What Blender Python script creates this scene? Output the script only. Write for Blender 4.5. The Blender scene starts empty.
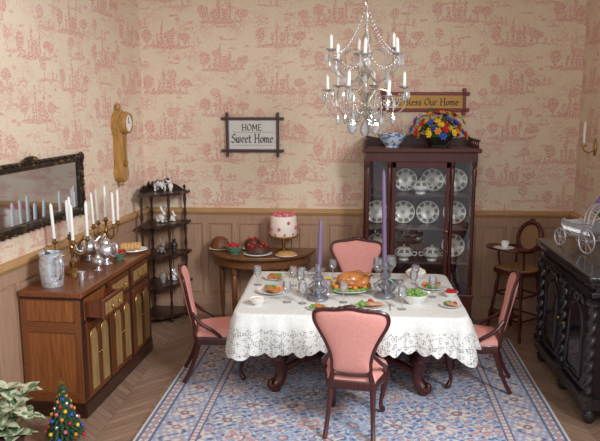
import bpy, bmesh, math, random
from mathutils import Vector, Matrix
rnd=random.Random(7)
S=bpy.context.scene
COL=S.collection
pi=math.pi
S.view_settings.view_transform='Standard'

# ---------------------------------------------------------------- materials
def C(r,g,b):
    f=lambda c:(c/255/12.92) if c/255<=.04045 else ((c/255+.055)/1.055)**2.4
    return (f(r),f(g),f(b),1)
class X:
    def __init__(s,nt,k): s.nt=nt; s.k=k
    def __add__(a,b): return mth(a.nt,'ADD',a,b)
    def __sub__(a,b): return mth(a.nt,'SUBTRACT',a,b)
    def __mul__(a,b): return mth(a.nt,'MULTIPLY',a,b)
    def __truediv__(a,b): return mth(a.nt,'DIVIDE',a,b)
def mth(nt,op,*args,clamp=False):
    n=nt.nodes.new('ShaderNodeMath'); n.operation=op; n.use_clamp=clamp
    for i,a in enumerate(args):
        if isinstance(a,X): nt.links.new(a.k,n.inputs[i])
        else: n.inputs[i].default_value=a
    return X(nt,n.outputs[0])
def newmat(name):
    m=bpy.data.materials.new(name); m.use_nodes=True
    nt=m.node_tree; b=nt.nodes['Principled BSDF']
    return m,nt,b
def coords(nt,kind='Object'):
    t=nt.nodes.new('ShaderNodeTexCoord'); s=nt.nodes.new('ShaderNodeSeparateXYZ')
    nt.links.new(t.outputs[kind],s.inputs[0])
    return t.outputs[kind],X(nt,s.outputs[0]),X(nt,s.outputs[1]),X(nt,s.outputs[2])
def comb(nt,*a):
    n=nt.nodes.new('ShaderNodeCombineXYZ')
    for i,v in enumerate(a):
        if isinstance(v,X): nt.links.new(v.k,n.inputs[i])
        else: n.inputs[i].default_value=v
    return n.outputs[0]
def noise(nt,vec,scale,detail=3,rough=.5):
    n=nt.nodes.new('ShaderNodeTexNoise'); n.inputs['Scale'].default_value=scale
    n.inputs['Detail'].default_value=detail; n.inputs['Roughness'].default_value=rough
    nt.links.new(vec,n.inputs['Vector']); return X(nt,n.outputs['Fac'])
def mix(nt,f,a,b):
    n=nt.nodes.new('ShaderNodeMix'); n.data_type='RGBA'
    if isinstance(f,X): nt.links.new(f.k,n.inputs[0])
    else: n.inputs[0].default_value=f
    for i,v in ((6,a),(7,b)):
        if isinstance(v,(tuple,list)): n.inputs[i].default_value=v
        else: nt.links.new(v,n.inputs[i])
    return n.outputs[2]
def bump(nt,b,h,strength=.3,dist=.01):
    n=nt.nodes.new('ShaderNodeBump'); n.inputs['Strength'].default_value=strength
    n.inputs['Distance'].default_value=dist
    nt.links.new(h.k if isinstance(h,X) else h,n.inputs['Height']); nt.links.new(n.outputs[0],b.inputs['Normal'])
def dk(c,f): return (c[0]*f,c[1]*f,c[2]*f,1)
def pm(name,c,rough=.5,metal=0,var=.25,scale=30,stretch=(1,1,1),bmp=0,coat=0,c2=None,thr=None,emit=0,detail=3):
    m,nt,b=newmat(name)
    v,x,y,z=coords(nt)
    vec=comb(nt,x*stretch[0],y*stretch[1],z*stretch[2])
    f=noise(nt,vec,scale,detail)
    lo=mth(nt,'MULTIPLY_ADD',f,2.2,-.6,clamp=True)
    if thr is not None:
        lo=mth(nt,'MULTIPLY_ADD',f,14,-14*thr+.5,clamp=True)
    a2=c2 if c2 else dk(c,1+var)
    a1=c if c2 else dk(c,1-var)
    nt.links.new(mix(nt,lo,a1,a2),b.inputs['Base Color'])
    b.inputs['Roughness'].default_value=rough; b.inputs['Metallic'].default_value=metal
    b.inputs['Coat Weight'].default_value=coat
    if bmp: bump(nt,b,f,bmp,.005)
    return m
def wood(name,c,rough=.35,axis=2,coat=.3,var=.3):
    st=[12,12,12]; st[axis]=1.2
    return pm(name,c,rough,0,var,6,tuple(st),bmp=.08,coat=coat)
def glassmat(name,fac=.12,rough=.03,milk=0):
    m,nt,b=newmat(name); nt.nodes.remove(b)
    o=nt.nodes['Material Output']; t=nt.nodes.new('ShaderNodeBsdfTransparent')
    g=nt.nodes.new('ShaderNodeBsdfGlossy'); g.inputs['Roughness'].default_value=rough
    lw=nt.nodes.new('ShaderNodeLayerWeight'); lw.inputs[0].default_value=.35
    f=mth(nt,'MULTIPLY_ADD',X(nt,lw.outputs['Fresnel']),.8,fac,clamp=True)
    mx=nt.nodes.new('ShaderNodeMixShader'); nt.links.new(f.k,mx.inputs[0])
    nt.links.new(t.outputs[0],mx.inputs[1]); nt.links.new(g.outputs[0],mx.inputs[2])
    out=mx.outputs[0]
    if milk:
        d=nt.nodes.new('ShaderNodeBsdfDiffuse'); d.inputs[0].default_value=C(244,246,250)
        m2=nt.nodes.new('ShaderNodeMixShader'); m2.inputs[0].default_value=milk
        nt.links.new(out,m2.inputs[1]); nt.links.new(d.outputs[0],m2.inputs[2]); out=m2.outputs[0]
    nt.links.new(out,o.inputs[0])
    return m
GLASS=glassmat('clear_glass',.08,.03,.12); PANE=glassmat('pane_glass',.02); CRYS=glassmat('crystal',.26,.05,.24)
MAHOG=wood('mahogany',C(78,28,20)); MAHOG_X=wood('mahogany_horizontal',C(70,26,19),axis=0)
CHAIRW=wood('chair_wood',C(70,26,22)); 
PINK=pm('pink_upholstery',C(226,156,146),.85,0,.06,60,bmp=.2)
BLACKW=wood('ebonised_wood',C(38,32,35),.22)
BLACKX=wood('ebonised_wood_panel',C(27,22,24),.3)
BLKGL=pm('dark_glazing',C(34,36,44),.06,0,.1,10,coat=1)
BRONZE=pm('dark_bronze_gilt',C(44,34,26),.35,.3,0,30,c2=C(120,92,54),thr=.60)
SBW=wood('sideboard_wood',C(122,70,38),axis=0); SBD=wood('sideboard_dark_edge',C(52,26,15),axis=0)
SBE=wood('sideboard_end_wood',C(142,84,44),axis=2)
SBP=wood('sideboard_panel_olive',C(156,124,78),axis=2)
SBDOOR=wood('sideboard_door_wood',C(102,52,27),axis=2)
TABW=wood('side_table_wood',C(126,82,50),axis=0)
ETW=wood('etagere_wood',C(52,29,22))
SILV=pm('silver',C(230,230,234),.26,.9,.10,20)
PEWT=pm('pewter',C(164,166,176),.36,.85,.2,30)
BRASS=pm('brass',C(196,158,90),.28,1,.2,20)
CHANM=pm('silvered_metal',C(214,208,194),.26,.78,.18,20)
GILT=pm('gilt_brass',C(166,134,80),.32,.9,.2,20)
WAX=pm('white_wax',C(244,241,234),.5,0,.03)
PURW=pm('purple_wax',C(122,104,138),.5,0,.05)
PORC=pm('white_porcelain',C(240,239,234),.2,0,.02,coat=.5)
CREAMP=pm('cream_icing',C(244,232,218),.6,0,.04)
CHOC=pm('chocolate',C(82,44,30),.5,0,.3,60,bmp=.5)
CRUST=pm('pie_crust',C(208,164,106),.7,0,.25,50,bmp=.5)
BREAD=pm('bread_crust',C(118,68,40),.6,0,.3,30,bmp=.3)
ROAST=pm('roast_skin',C(192,118,58),.35,0,.35,30,bmp=.3,coat=.4)
MEAT=pm('sliced_meat',C(196,148,110),.6,0,.25,70)
RED=pm('red_fruit',C(180,30,36),.3,0,.2,40); ORAN=pm('orange_fruit',C(226,134,50),.5,0,.1,60)
GREEN=pm('leaf_green',C(72,114,54),.6,0,.35,40); LETT=pm('lettuce',C(122,160,78),.6,0,.3,60)
DGREEN=pm('dark_foliage',C(38,72,46),.7,0,.4,60)
YELL=pm('yellow_petal',C(236,196,40),.6,0,.15,60); BLUEF=pm('blue_petal',C(50,84,190),.6,0,.2,60); PINKF=pm('pink_petal',C(218,104,124),.6,0,.15,60)
REDF=pm('red_petal',C(200,30,36),.6,0,.2,60)
BLUEW=pm('blue_white_china',C(222,230,240),.2,0,0,40,c2=C(90,130,186),thr=.54,coat=.5)
TEAL=pm('green_glaze',C(90,140,110),.3,0,.15)
DKBOWL=pm('dark_glaze',C(50,52,46),.25,0,.3,20)
GREYP=pm('grey_stone',C(150,142,132),.7,0,.2)
BLACKP=pm('black_paint',C(24,22,22),.3,0,.1)
INK=pm('dark_ink',C(70,58,62),.8,0,.1)
GOLDT=pm('gold_lettering',C(80,34,18),.5,0,.1)
PAPER=pm('sampler_linen',C(226,226,220),.9,0,.06,80)
TAN=pm('amber_ground',C(206,160,92),.8,0,.12,60)
REDW=wood('red_brown_frame',C(124,38,28),axis=0); DARKF=wood('dark_frame',C(72,46,42),axis=0)
CLOCKW=wood('clock_wood',C(172,128,66)); 
MIRROR=pm('mirror_glass',C(196,204,214),.05,1,.01)
CANE=pm('cane_weave',C(150,110,76),.8,0,.35,160,bmp=.5)
VARIE=pm('variegated_leaf',C(104,130,90),.6,0,0,30,c2=C(214,214,184),thr=.48)
TERRA=pm('dark_pot',C(74,54,40),.8,0,.2)

def wallpaper():
    m,nt,b=newmat('toile_wallpaper')
    v,x,y,z=coords(nt)
    wv=comb(nt,x,z,0.)
    n1=noise(nt,wv,11,3); n2=noise(nt,comb(nt,x+5.3,z+2.1,0.),11,3)
    def layer(pw,ph,ox,oz,shapes,amp):
        p=(x+ox)/pw; col=mth(nt,'FLOOR',p)
        odd=mth(nt,'MODULO',mth(nt,'ABSOLUTE',col),2.0)
        q=(z+oz)/ph+odd*.5+10.0
        fx=mth(nt,'FRACT',p); fy=mth(nt,'FRACT',q)
        gx=fx+(n1-.5)*amp; gy=fy+(n2-.5)*amp
        u=None
        for t,cx,cy,rx,ry in shapes:
            if t=='e':
                a=(gx-cx)/rx; c=(gy-cy)/ry; k=mth(nt,'LESS_THAN',a*a+c*c,1.0)
            else:
                k=mth(nt,'LESS_THAN',mth(nt,'ABSOLUTE',gx-cx),rx)*mth(nt,'LESS_THAN',mth(nt,'ABSOLUTE',gy-cy),ry)
            u=k if u is None else mth(nt,'MAXIMUM',u,k)
        return u
    A=layer(.48,.38,0,0,[('e',.45,.10,.40,.045),('e',.13,.34,.09,.14),('b',.13,.2,.014,.1),('b',.40,.34,.028,.22),('b',.50,.27,.05,.12),('b',.59,.32,.024,.17),('b',.32,.25,.022,.12),('b',.40,.60,.012,.05),('e',.80,.30,.11,.09),('b',.80,.17,.014,.08),('e',.69,.16,.022,.07),('e',.23,.15,.022,.06),('e',.6,.74,.11,.022),('e',.9,.60,.05,.03)],.13)
    B=layer(.37,.32,.21,.13,[('e',.5,.15,.30,.032),('e',.28,.44,.11,.12),('b',.28,.26,.016,.10),('e',.58,.26,.032,.09),('e',.70,.24,.028,.07),('e',.70,.60,.11,.028),('e',.45,.83,.06,.04)],.18)
    u=mth(nt,'MAXIMUM',A,B*.85)
    h=noise(nt,wv,88,2,.85); h1=mth(nt,'MULTIPLY_ADD',h,9,-3.95,clamp=True)
    r1=noise(nt,wv,26,4,.65); ridge=mth(nt,'LESS_THAN',mth(nt,'ABSOLUTE',r1-.5),.026)
    msk=mth(nt,'MULTIPLY_ADD',noise(nt,wv,5,2),6,-2.6,clamp=True)
    sp=mth(nt,'MULTIPLY_ADD',noise(nt,wv,56,3,.7),10,-5.75,clamp=True)
    f=mth(nt,'MAXIMUM',u*h1*.66,mth(nt,'MAXIMUM',ridge*msk*.42,sp*.38))
    big=noise(nt,v,1.1,2)
    base=mix(nt,big,C(228,210,180),C(232,215,194))
    nt.links.new(mix(nt,f,base,C(202,90,106)),b.inputs['Base Color'])
    b.inputs['Roughness'].default_value=.85
    return m
WALLP=wallpaper()
WAINS=wood('wainscot_wood',C(174,138,112),.6,axis=2,coat=0,var=.12)
RAILM=wood('rail_wood',C(188,146,98),.5,axis=0,coat=.1,var=.12)
CEILM=pm('ceiling_plaster',C(232,224,210),.9,0,.03,8)
def floormat():
    m,nt,b=newmat('herringbone_floor')
    v,x,y,z=coords(nt)
    w=.40
    zig=mth(nt,'ABSOLUTE',mth(nt,'MULTIPLY',mth(nt,'FRACT',x/w),w)-w/2)
    s=(y+zig)/.07
    fr=mth(nt,'FRACT',s); line=mth(nt,'LESS_THAN',fr,.08)
    l2=mth(nt,'LESS_THAN',mth(nt,'FRACT',x/(w/2)),.02)
    wn=nt.nodes.new('ShaderNodeTexWhiteNoise'); nt.links.new(comb(nt,mth(nt,'FLOOR',s),mth(nt,'FLOOR',x/(w/2)),0.),wn.inputs['Vector'])
    g=noise(nt,comb(nt,(y+zig)*60,x*6,0.),1.5,4)
    t=mth(nt,'MULTIPLY_ADD',X(nt,wn.outputs['Value']),.45,0)+mth(nt,'MULTIPLY_ADD',g,1.4,-.42)
    c=mix(nt,mth(nt,'MULTIPLY',t,1.0,clamp=True),C(128,100,84),C(182,150,128))
    c=mix(nt,mth(nt,'MAXIMUM',line,l2)*.6,c,C(76,56,46))
    nt.links.new(c,b.inputs['Base Color']); b.inputs['Roughness'].default_value=.4
    return m
FLOORM=floormat()
def platemat():
    m,nt,b=newmat('rimmed_porcelain')
    v,x,y,z=coords(nt)
    r=mth(nt,'SQRT',x*x+y*y)
    band=mth(nt,'MULTIPLY',mth(nt,'GREATER_THAN',r,.058),mth(nt,'LESS_THAN',r,.086))
    ang=mth(nt,'ARCTAN2',y,x); d=mth(nt,'GREATER_THAN',mth(nt,'SINE',ang*9),-.5)
    ctr=mth(nt,'LESS_THAN',r,.020)
    f=mth(nt,'MAXIMUM',band*d*.85,ctr*.5)
    nt.links.new(mix(nt,f,C(240,238,228),C(96,80,66)),b.inputs['Base Color']); b.inputs['Roughness'].default_value=.2
    return m
PLATEM=platemat()
def lacemat():
    m,nt,b=newmat('lace_cloth')
    uv,u,v,_=coords(nt,'UV')
    g=noise(nt,uv,60,2)
    k=nt.nodes.new('ShaderNodeTexVoronoi'); k.inputs['Scale'].default_value=95; k.inputs['Randomness'].default_value=.45
    nt.links.new(uv,k.inputs['Vector']); d=X(nt,k.outputs['Distance'])
    k2=nt.nodes.new('ShaderNodeTexVoronoi'); k2.inputs['Scale'].default_value=15; k2.inputs['Randomness'].default_value=.3
    nt.links.new(uv,k2.inputs['Vector']); d2=X(nt,k2.outputs['Distance'])
    hole=mth(nt,'LESS_THAN',d,.42)
    ring=mth(nt,'GREATER_THAN',mth(nt,'ABSOLUTE',d2-.33),.11)
    inb=mth(nt,'GREATER_THAN',v,.085)
    holes=hole*ring*inb
    al=mth(nt,'SUBTRACT',1.0,holes*.62)
    nt.links.new(al.k,b.inputs['Alpha'])
    nt.links.new(mix(nt,mth(nt,'MULTIPLY_ADD',g,1.5,-.2,clamp=True),C(216,215,211),C(240,239,234)),b.inputs['Base Color'])
    b.inputs['Roughness'].default_value=.85
    bump(nt,b,d2,.35,.005)
    return m
LACE=lacemat()

# ---------------------------------------------------------------- mesh builder
def cr(pts,k=6,closed=False):
    n=len(pts); out=[]
    rng=range(n if closed else n-1)
    for i in rng:
        g=lambda j: pts[j%n] if closed else pts[max(0,min(n-1,j))]
        p0,p1,p2,p3=g(i-1),g(i),g(i+1),g(i+2)
        for s in range(k):
            t=s/k
            out.append(tuple(.5*((2*b)+(-a+c)*t+(2*a-5*b+4*c-d)*t*t+(-a+3*b-3*c+d)*t**3) for a,b,c,d in zip(p0,p1,p2,p3)))
    if not closed: out.append(tuple(pts[-1]))
    return out
def T(x=0,y=0,z=0,rx=0,ry=0,rz=0,s=1):
    sc=Matrix.Diagonal((s,s,s,1)) if not isinstance(s,tuple) else Matrix.Diagonal((*s,1))
    return Matrix.Translation((x,y,z))@Matrix.Rotation(rz,4,'Z')@Matrix.Rotation(ry,4,'Y')@Matrix.Rotation(rx,4,'X')@sc
class MB:
    def __init__(s): s.bm=bmesh.new()
    def add(s,vs,fs,M=None,smooth=True):
        bv=[s.bm.verts.new((M@Vector(v)) if M else Vector(v)) for v in vs]
        for f in fs:
            try:
                fc=s.bm.faces.new([bv[i] for i in f]); fc.smooth=smooth
            except Exception: pass
        return s
    def box(s,x0,x1,y0,y1,z0,z1,bev=0,M=None):
        t=bmesh.new(); bmesh.ops.create_cube(t,size=1)
        for v in t.verts: v.co=Vector(((x0+x1)/2+v.co.x*(x1-x0),(y0+y1)/2+v.co.y*(y1-y0),(z0+z1)/2+v.co.z*(z1-z0)))
        if bev: bmesh.ops.bevel(t,geom=list(t.edges),offset=bev,segments=2,affect='EDGES',profile=.5)
        t.verts.index_update()
        s.add([v.co.copy() for v in t.verts],[[v.index for v in f.verts] for f in t.faces],M,False); t.free(); return s
    def loft(s,rings,M=None,cap=True,closed=True,smooth=True):
        vs=[];fs=[];n=len(rings[0])
        for r in rings: vs+=list(r)
        for i in range(len(rings)-1):
            for j in range(n if closed else n-1):
                k=(j+1)%n
                fs.append((i*n+j,i*n+k,(i+1)*n+k,(i+1)*n+j))
        if cap:
            fs.append(tuple(range(n))[::-1]); fs.append(tuple((len(rings)-1)*n+j for j in range(n)))
        return s.add(vs,fs,M,smooth)
    def lathe(s,prof,seg=20,M=None,mod=None):
        vs=[];fs=[];idx=[]
        for r,z in prof:
            if r<1e-5: idx.append([len(vs)]); vs.append((0,0,z))
            else:
                idx.append(list(range(len(vs),len(vs)+seg)))
                for j in range(seg):
                    a=2*pi*j/seg; q=r*(mod(a,z) if mod else 1)
                    vs.append((q*math.cos(a),q*math.sin(a),z))
        for a,b in zip(idx,idx[1:]):
            for j in range(seg):
                k=(j+1)%seg
                if len(a)==1 and len(b)==1: break
                if len(a)==1: fs.append((a[0],b[k],b[j]))
                elif len(b)==1: fs.append((a[j],a[k],b[0]))
                else: fs.append((a[j],a[k],b[k],b[j]))
        return s.add(vs,fs,M)
    def tube(s,pts,rad,seg=8,closed=False,M=None,cap=True):
        P=[Vector(p[:3]) for p in pts]; n=len(P)
        R=[rad]*n if isinstance(rad,(int,float)) else rad
        rings=[]; prev=None
        for i in range(n):
            if closed: t=P[(i+1)%n]-P[i-1]
            else: t=P[min(n-1,i+1)]-P[max(0,i-1)]
            if t.length<1e-9: t=Vector((0,0,1))
            t.normalize()
            if prev is None:
                u=t.orthogonal().normalized()
            else:
                u=prev-t*prev.dot(t)
                u=u.normalized() if u.length>1e-6 else t.orthogonal().normalized()
            prev=u; w=t.cross(u)
            rings.append([P[i]+(u*math.cos(2*pi*j/seg)+w*math.sin(2*pi*j/seg))*R[i] for j in range(seg)])
        if closed: rings.append(rings[0]); cap=False
        return s.loft(rings,M,cap)
    def ctube(s,ctrl,k=6,seg=8,closed=False,M=None):
        q=cr(ctrl,k,closed); return s.tube([p[:3] for p in q],[p[3] for p in q],seg,closed,M)
    def ball(s,c,r,seg=12,M=None,rings=8):
        if isinstance(r,(int,float)): r=(r,r,r)
        prof=[(math.sin(pi*i/rings),-math.cos(pi*i/rings)) for i in range(rings+1)]
        prof[0]=(0,-1); prof[-1]=(0,1)
        m=Matrix.Translation(c)@Matrix.Diagonal((*r,1))
        return s.lathe(prof,seg,(M@m) if M else m)
    def prism(s,out,a0,a1,plane='XZ',M=None,bev=0,smooth=False):
        f={'XZ':lambda p,h:(p[0],h,p[1]),'XY':lambda p,h:(p[0],p[1],h),'YZ':lambda p,h:(h,p[0],p[1])}[plane]
        if bev:
            cx=sum(p[0] for p in out)/len(out); cy=sum(p[1] for p in out)/len(out)
            sh=lambda k:[(cx+(p[0]-cx)*k,cy+(p[1]-cy)*k) for p in out]
            mx=max(math.hypot(p[0]-cx,p[1]-cy) for p in out); k=1-bev/mx; d=1 if a1>a0 else -1
            return s.loft([[f(p,a0) for p in sh(k)],[f(p,a0+d*bev) for p in out],[f(p,a1-d*bev) for p in out],[f(p,a1) for p in sh(k)]],M,True,True,smooth)
        return s.loft([[f(p,a0) for p in out],[f(p,a1) for p in out]],M,True,True,smooth)
    def puff(s,out,fn,t1,t2,c=None,M=None):
        if c is None: c=(sum(p[0] for p in out)/len(out),sum(p[1] for p in out)/len(out))
        ss=[.02,.3,.55,.75,.88,.96,1.0]
        def ring(k,h): return [fn(c[0]+(p[0]-c[0])*k,c[1]+(p[1]-c[1])*k,h) for p in out]
        rings=[ring(k,t1*max(0,1-k**5)**.5) for k in ss]+[ring(k,-t2*max(0,1-k**5)**.5) for k in ss[::-1][1:]]
        return s.loft(rings,M,True,True,True)
    def mesh(s,name):
        bm=s.bm
        bmesh.ops.recalc_face_normals(bm,faces=bm.faces)
        for e in bm.edges:
            if len(e.link_faces)==2 and e.calc_face_angle(0)>math.radians(42): e.smooth=False
        me=bpy.data.meshes.new(name); bm.to_mesh(me); bm.free(); return me
    def obj(s,name,mat,parent=None,label=None,cat=None,loc=(0,0,0),rot=(0,0,0),group=None,kind=None):
        me=s.mesh(name); me.materials.append(mat)
        return mkobj(name,me,parent,label,cat,loc,rot,group,kind)
def mkobj(name,me,parent=None,label=None,cat=None,loc=(0,0,0),rot=(0,0,0),group=None,kind=None):
    o=bpy.data.objects.new(name,me); COL.objects.link(o)
    o.location=loc; o.rotation_euler=rot
    if parent: o.parent=parent
    if label: o['label']=label
    if cat: o['category']=cat
    if group: o['group']=group
    if kind: o['kind']=kind
    return o
def thing(name,label,cat,loc=(0,0,0),rz=0,group=None,sc=None):
    o=mkobj(name,None,None,label,cat,loc,(0,0,rz),group); o.empty_display_size=.05
    if sc: o.scale=(sc,)*3
    return o
def dup(root,loc=None,rot=None,label=None,scale=None):
    def rec(o,par):
        n=o.copy(); COL.objects.link(n)
        if par: n.parent=par
        for c in list(o.children): rec(c,n)
        return n
    n=rec(root,None)
    if loc is not None: n.location=loc
    if rot is not None: n.rotation_euler=rot
    if label: n['label']=label
    if scale: n.scale=(scale,)*3
    return n
def share(o,parent,loc=(0,0,0),rot=(0,0,0),scale=None):
    n=o.copy(); COL.objects.link(n); n.parent=parent; n.location=loc; n.rotation_euler=rot
    if scale: n.scale=scale
    return n

# ---------------------------------------------------------------- room
LX=.05; SL=.10; RW=3.69; H=3.1
MB().box(-.6,4.1,-3.6,.12,-.06,0).obj('floor',FLOORM,kind='structure')
MB().box(-.6,4.1,-3.0,.12,H,H+.06).obj('ceiling',CEILM,kind='structure')
WR=math.atan2(1,SL)
LL=3.3
def wall(side,L,loc,rz):
    MB().box(0,L,0,.1,0,H).obj('wall_'+side,WALLP,kind='structure',loc=loc,rot=(0,0,rz))
    m=MB(); m.box(0,L,-.010,0,.0,.90)
    m.box(0,L,-.024,0,.13,.18); m.box(0,L,-.024,0,.82,.905)
    n=max(1,round(L/.26)); w=L/n
    for i in range(n+1):
        xx=i*w; m.box(max(0,xx-.022),min(L,xx+.022),-.024,0,.18,.82)
    for i in range(n):
        m.box(i*w+.042,(i+1)*w-.042,-.021,0,.20,.80,.008)
    m.obj('trim_%d'%{'back':1,'left':2,'right':3}[side],WAINS,kind='structure',loc=loc,rot=(0,0,rz))
    m=MB(); m.prism([(0,.895),(-.03,.90),(-.045,.925),(-.045,.945),(-.02,.955),(0,.955)],0,L,'YZ')
    m.obj('trim_%d'%{'back':4,'left':5,'right':6}[side],RAILM,kind='structure',loc=loc,rot=(0,0,rz))
    m=MB(); m.prism([(0,0),(-.030,0),(-.030,.10),(-.026,.13),(0,.135)],0,L,'YZ')
    m.obj('baseboard_'+side,WAINS,kind='structure',loc=loc,rot=(0,0,rz))
wall('back',RW-LX,(LX,0,0),0)
dx,dy=math.cos(WR),math.sin(WR)
wall('left',LL,(LX-LL*dx,-LL*dy,0),WR)
wall('right',LL,(RW,0,0),-pi/2)
def lw(Y,off=0): return (LX+SL*Y+off,Y)

# ---------------------------------------------------------------- rug (woven pattern stored per stitch)
def make_rug():
    W,D=2.42,2.35; nx,ny=420,400
    vs=[];cols=[]
    navy=(76,92,136);blue=(110,134,182);lb=(156,178,210);cream=(226,217,204);salm=(202,150,146);rust=(164,98,98)
    def rose(r,an,k,ph,cols_):
        pet=.56+.24*math.cos(k*an+ph)
        if r<.10: return cols_[0]
        if r<.24: return cols_[1]
        if r<.30: return navy
        if r<pet: return cols_[2]
        if r<pet+.11: return cols_[3]
        return None
    def color(x,y):
        ex=min(x,W-x); ey=min(y,D-y); d=min(ex,ey)
        along = y if ex<ey else x
        if d<.015: return cream
        if d<.03: return navy
        if d<.085:
            k=abs(((along/.06)%1)-.5)*2; t=abs((d-.057)/.028)
            return salm if k+t<.8 else (navy if k+t<1.0 else cream)
        if d<.098: return navy
        x+=.012*math.sin(y*23)+.009*math.sin(y*61+x*20); y+=.012*math.sin(x*21)+.009*math.sin(x*57)
        if d<.30:
            c=(d-.199)/.095; n_=math.floor(along/.185); s=((along/.185)%1-.5)*1.95
            r=math.hypot(c,s); a=math.atan2(c,s)
            q=rose(r/1.0,a,5+n_%2,n_,(cream,(rust,salm)[n_%2],cream,salm))
            if q: return q
            v=.62*math.sin(along/.185*2*pi)
            if abs(c-v)<.13: return navy
            q=math.sin(along*82+d*40)*math.sin(d*110-along*33)
            if q>.42: return salm
            if q<-.48: return cream
            return lb
        if d<.313: return navy
        if d<.345: return cream if ((along/.04)%1)<.5 else salm
        if d<.356: return navy
        u=(x-W/2); v=(y-D/2)
        px=.25; py=.205
        i=math.floor(v/py+.5); uu=u+(px/2 if i%2 else 0); j=math.floor(uu/px+.5)
        a_=(uu-j*px)/(px/2); b_=(v-i*py)/(py/2)
        r=math.hypot(a_,b_); an=math.atan2(b_,a_); alt=(i*3+j*5)%4
        q=rose(r/1.0,an,(6,5,8,7)[alt],alt,((cream,rust,cream,salm),(salm,cream,salm,cream),(cream,salm,lb,cream),(cream,rust,cream,navy))[alt])
        if q: return q
        q=math.sin(u*52+v*31+alt)*math.sin(v*57-u*29)
        if abs(q)<.09: return cream
        if q>.60: return salm
        if q<-.64: return navy
        q2=math.sin(u*120)*math.sin(v*114+u*30)
        if q2>.72: return cream
        return blue if q>0 else lb
    rn=random.Random(3)
    for j in range(ny+1):
        for i in range(nx+1):
            x=W*i/nx;y=D*j/ny
            vs.append((x-W/2,y-D/2,.012)); c=color(x,y); k=.86+.28*rn.random()
            l=C(*c); cols+= [min(1,l[0]*k),min(1,l[1]*k),min(1,l[2]*k),1]
    fs=[(j*(nx+1)+i,j*(nx+1)+i+1,(j+1)*(nx+1)+i+1,(j+1)*(nx+1)+i) for j in range(ny) for i in range(nx)]
    me=bpy.data.meshes.new('rug'); me.from_pydata(vs,[],fs)
    bm=bmesh.new(); bm.from_mesh(me); be=[e for e in bm.edges if e.is_boundary]
    g=bmesh.ops.extrude_edge_only(bm,edges=be)
    for v in g['geom']:
        if isinstance(v,bmesh.types.BMVert): v.co.z=.001
    bm.to_mesh(me); bm.free()
    at=me.color_attributes.new('Weave','FLOAT_COLOR','POINT')
    cols+= [.5,.45,.4,1]*(len(me.vertices)-len(cols)//4)
    at.data.foreach_set('color',cols)
    m,nt,b=newmat('woven_rug')
    a=nt.nodes.new('ShaderNodeAttribute'); a.attribute_name='Weave'
    v,x,y,z=coords(nt); n=noise(nt,v,60,3); n2=noise(nt,v,5,3)
    nt.links.new(mix(nt,mth(nt,'MULTIPLY_ADD',n+n2*.5,.65,-.27,clamp=True),a.outputs['Color'],C(166,172,188)),b.inputs['Base Color'])
    b.inputs['Roughness'].default_value=.95; bump(nt,b,n,.4,.004)
    me.materials.append(m)
    mkobj('rug',me,None,'faded blue, cream and pink oriental rug under the dining table','rug',(1.85,-1.66,0),(0,0,math.radians(-1.5)))
make_rug()
RZ=.0135

# ---------------------------------------------------------------- dining chair
def make_chair():
    root=thing('dining_chair','carved mahogany dining chair with pink upholstered back and seat','chair')
    root['group']='dining chairs around the table'
    so=cr([(0,-.19),(.12,-.18),(.185,-.14),(.18,-.02),(.15,.11),(.13,.155),(0,.16),(-.13,.155),(-.15,.11),(-.18,-.02),(-.185,-.14),(-.12,-.18)],4,True)
    m=MB(); m.prism(so,.265,.32,'XY',bev=.006,smooth=True)
    m.ball((0,-.187,.29),(.05,.012,.022))
    m.obj('seat_frame',CHAIRW,root)
    m=MB(); m.puff([(x*.95,y*.95) for x,y in so],lambda x,y,h:(x,y,.32+h),.05,.01); m.obj('seat',PINK,root,)
    hp=[(.104,.37),(.107,.43),(.118,.49),(.139,.55),(.166,.605),(.192,.655),(.204,.695),(.194,.732),(.152,.748),(.09,.753),(.045,.759),(0,.766)]
    out=hp+[(-x,z) for x,z in hp[::-1][1:]]+[(-.05,.358),(.05,.358)]
    out=cr(out,3,True)
    f=lambda x,z,h:(x,.155+.22*(z-.34)-.5*x*x -h,z)
    c=(0,.57)
    inn=[(x*.955,c[1]+(z-c[1])*.96) for x,z in out]
    MB().puff(inn,f,.028,.020,c).obj('backrest',PINK,root)
    m=MB(); m.tube([f(x,z,0) for x,z in out],.0112,8,True)
    m.ball(f(0,.770,0),(.045,.013,.016)); 
    for s in (-1,1):
        m.ball(f(s*.05,.763,0),(.022,.013,.013)); m.ball(f(s*.095,.757,0),(.016,.012,.010))
        m.ctube([(s*.118,.145,.30,.017),(s*.110,.155,.34,.015),(s*.104,.16,.38,.012)],4)
        m.ctube([(s*.165,-.02,.31,.012),(s*.178,.04,.37,.013),(s*.162,.12,.42,.013),(s*.122,.17,.48,.011)],5)
    m.obj('backrest_frame',CHAIRW,root)
    for s in (-1,1):
        m=MB(); m.ctube([(s*.145,-.135,.30,.026),(s*.165,-.16,.245,.029),(s*.158,-.155,.16,.018),(s*.142,-.14,.07,.012),(s*.152,-.155,.025,.018),(s*.158,-.165,.012,.012)],5,10)
        m.ball((s*.165,-.163,.25),(.022,.022,.03)); m.obj('leg',CHAIRW,root)
        m=MB(); m.ctube([(s*.118,.13,.30,.02),(s*.122,.15,.2,.016),(s*.128,.19,.09,.013),(s*.135,.235,.006,.014)],5,8); m.obj('leg',CHAIRW,root)
    return root
ch=make_chair()
z=RZ
ch.location=(1.85,-2.03,z); ch.rotation_euler=(0,0,pi-.14)
ch['label']='pink upholstered dining chair with its back turned at table edge'
dup(ch,(.93,-1.37,z),(0,0,pi/2+.20),'pink upholstered dining chair at table end beside the sideboard')
dup(ch,(2.65,-1.41,z),(0,0,-pi/2-.20),'pink upholstered dining chair at table end near black cabinet')
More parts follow.
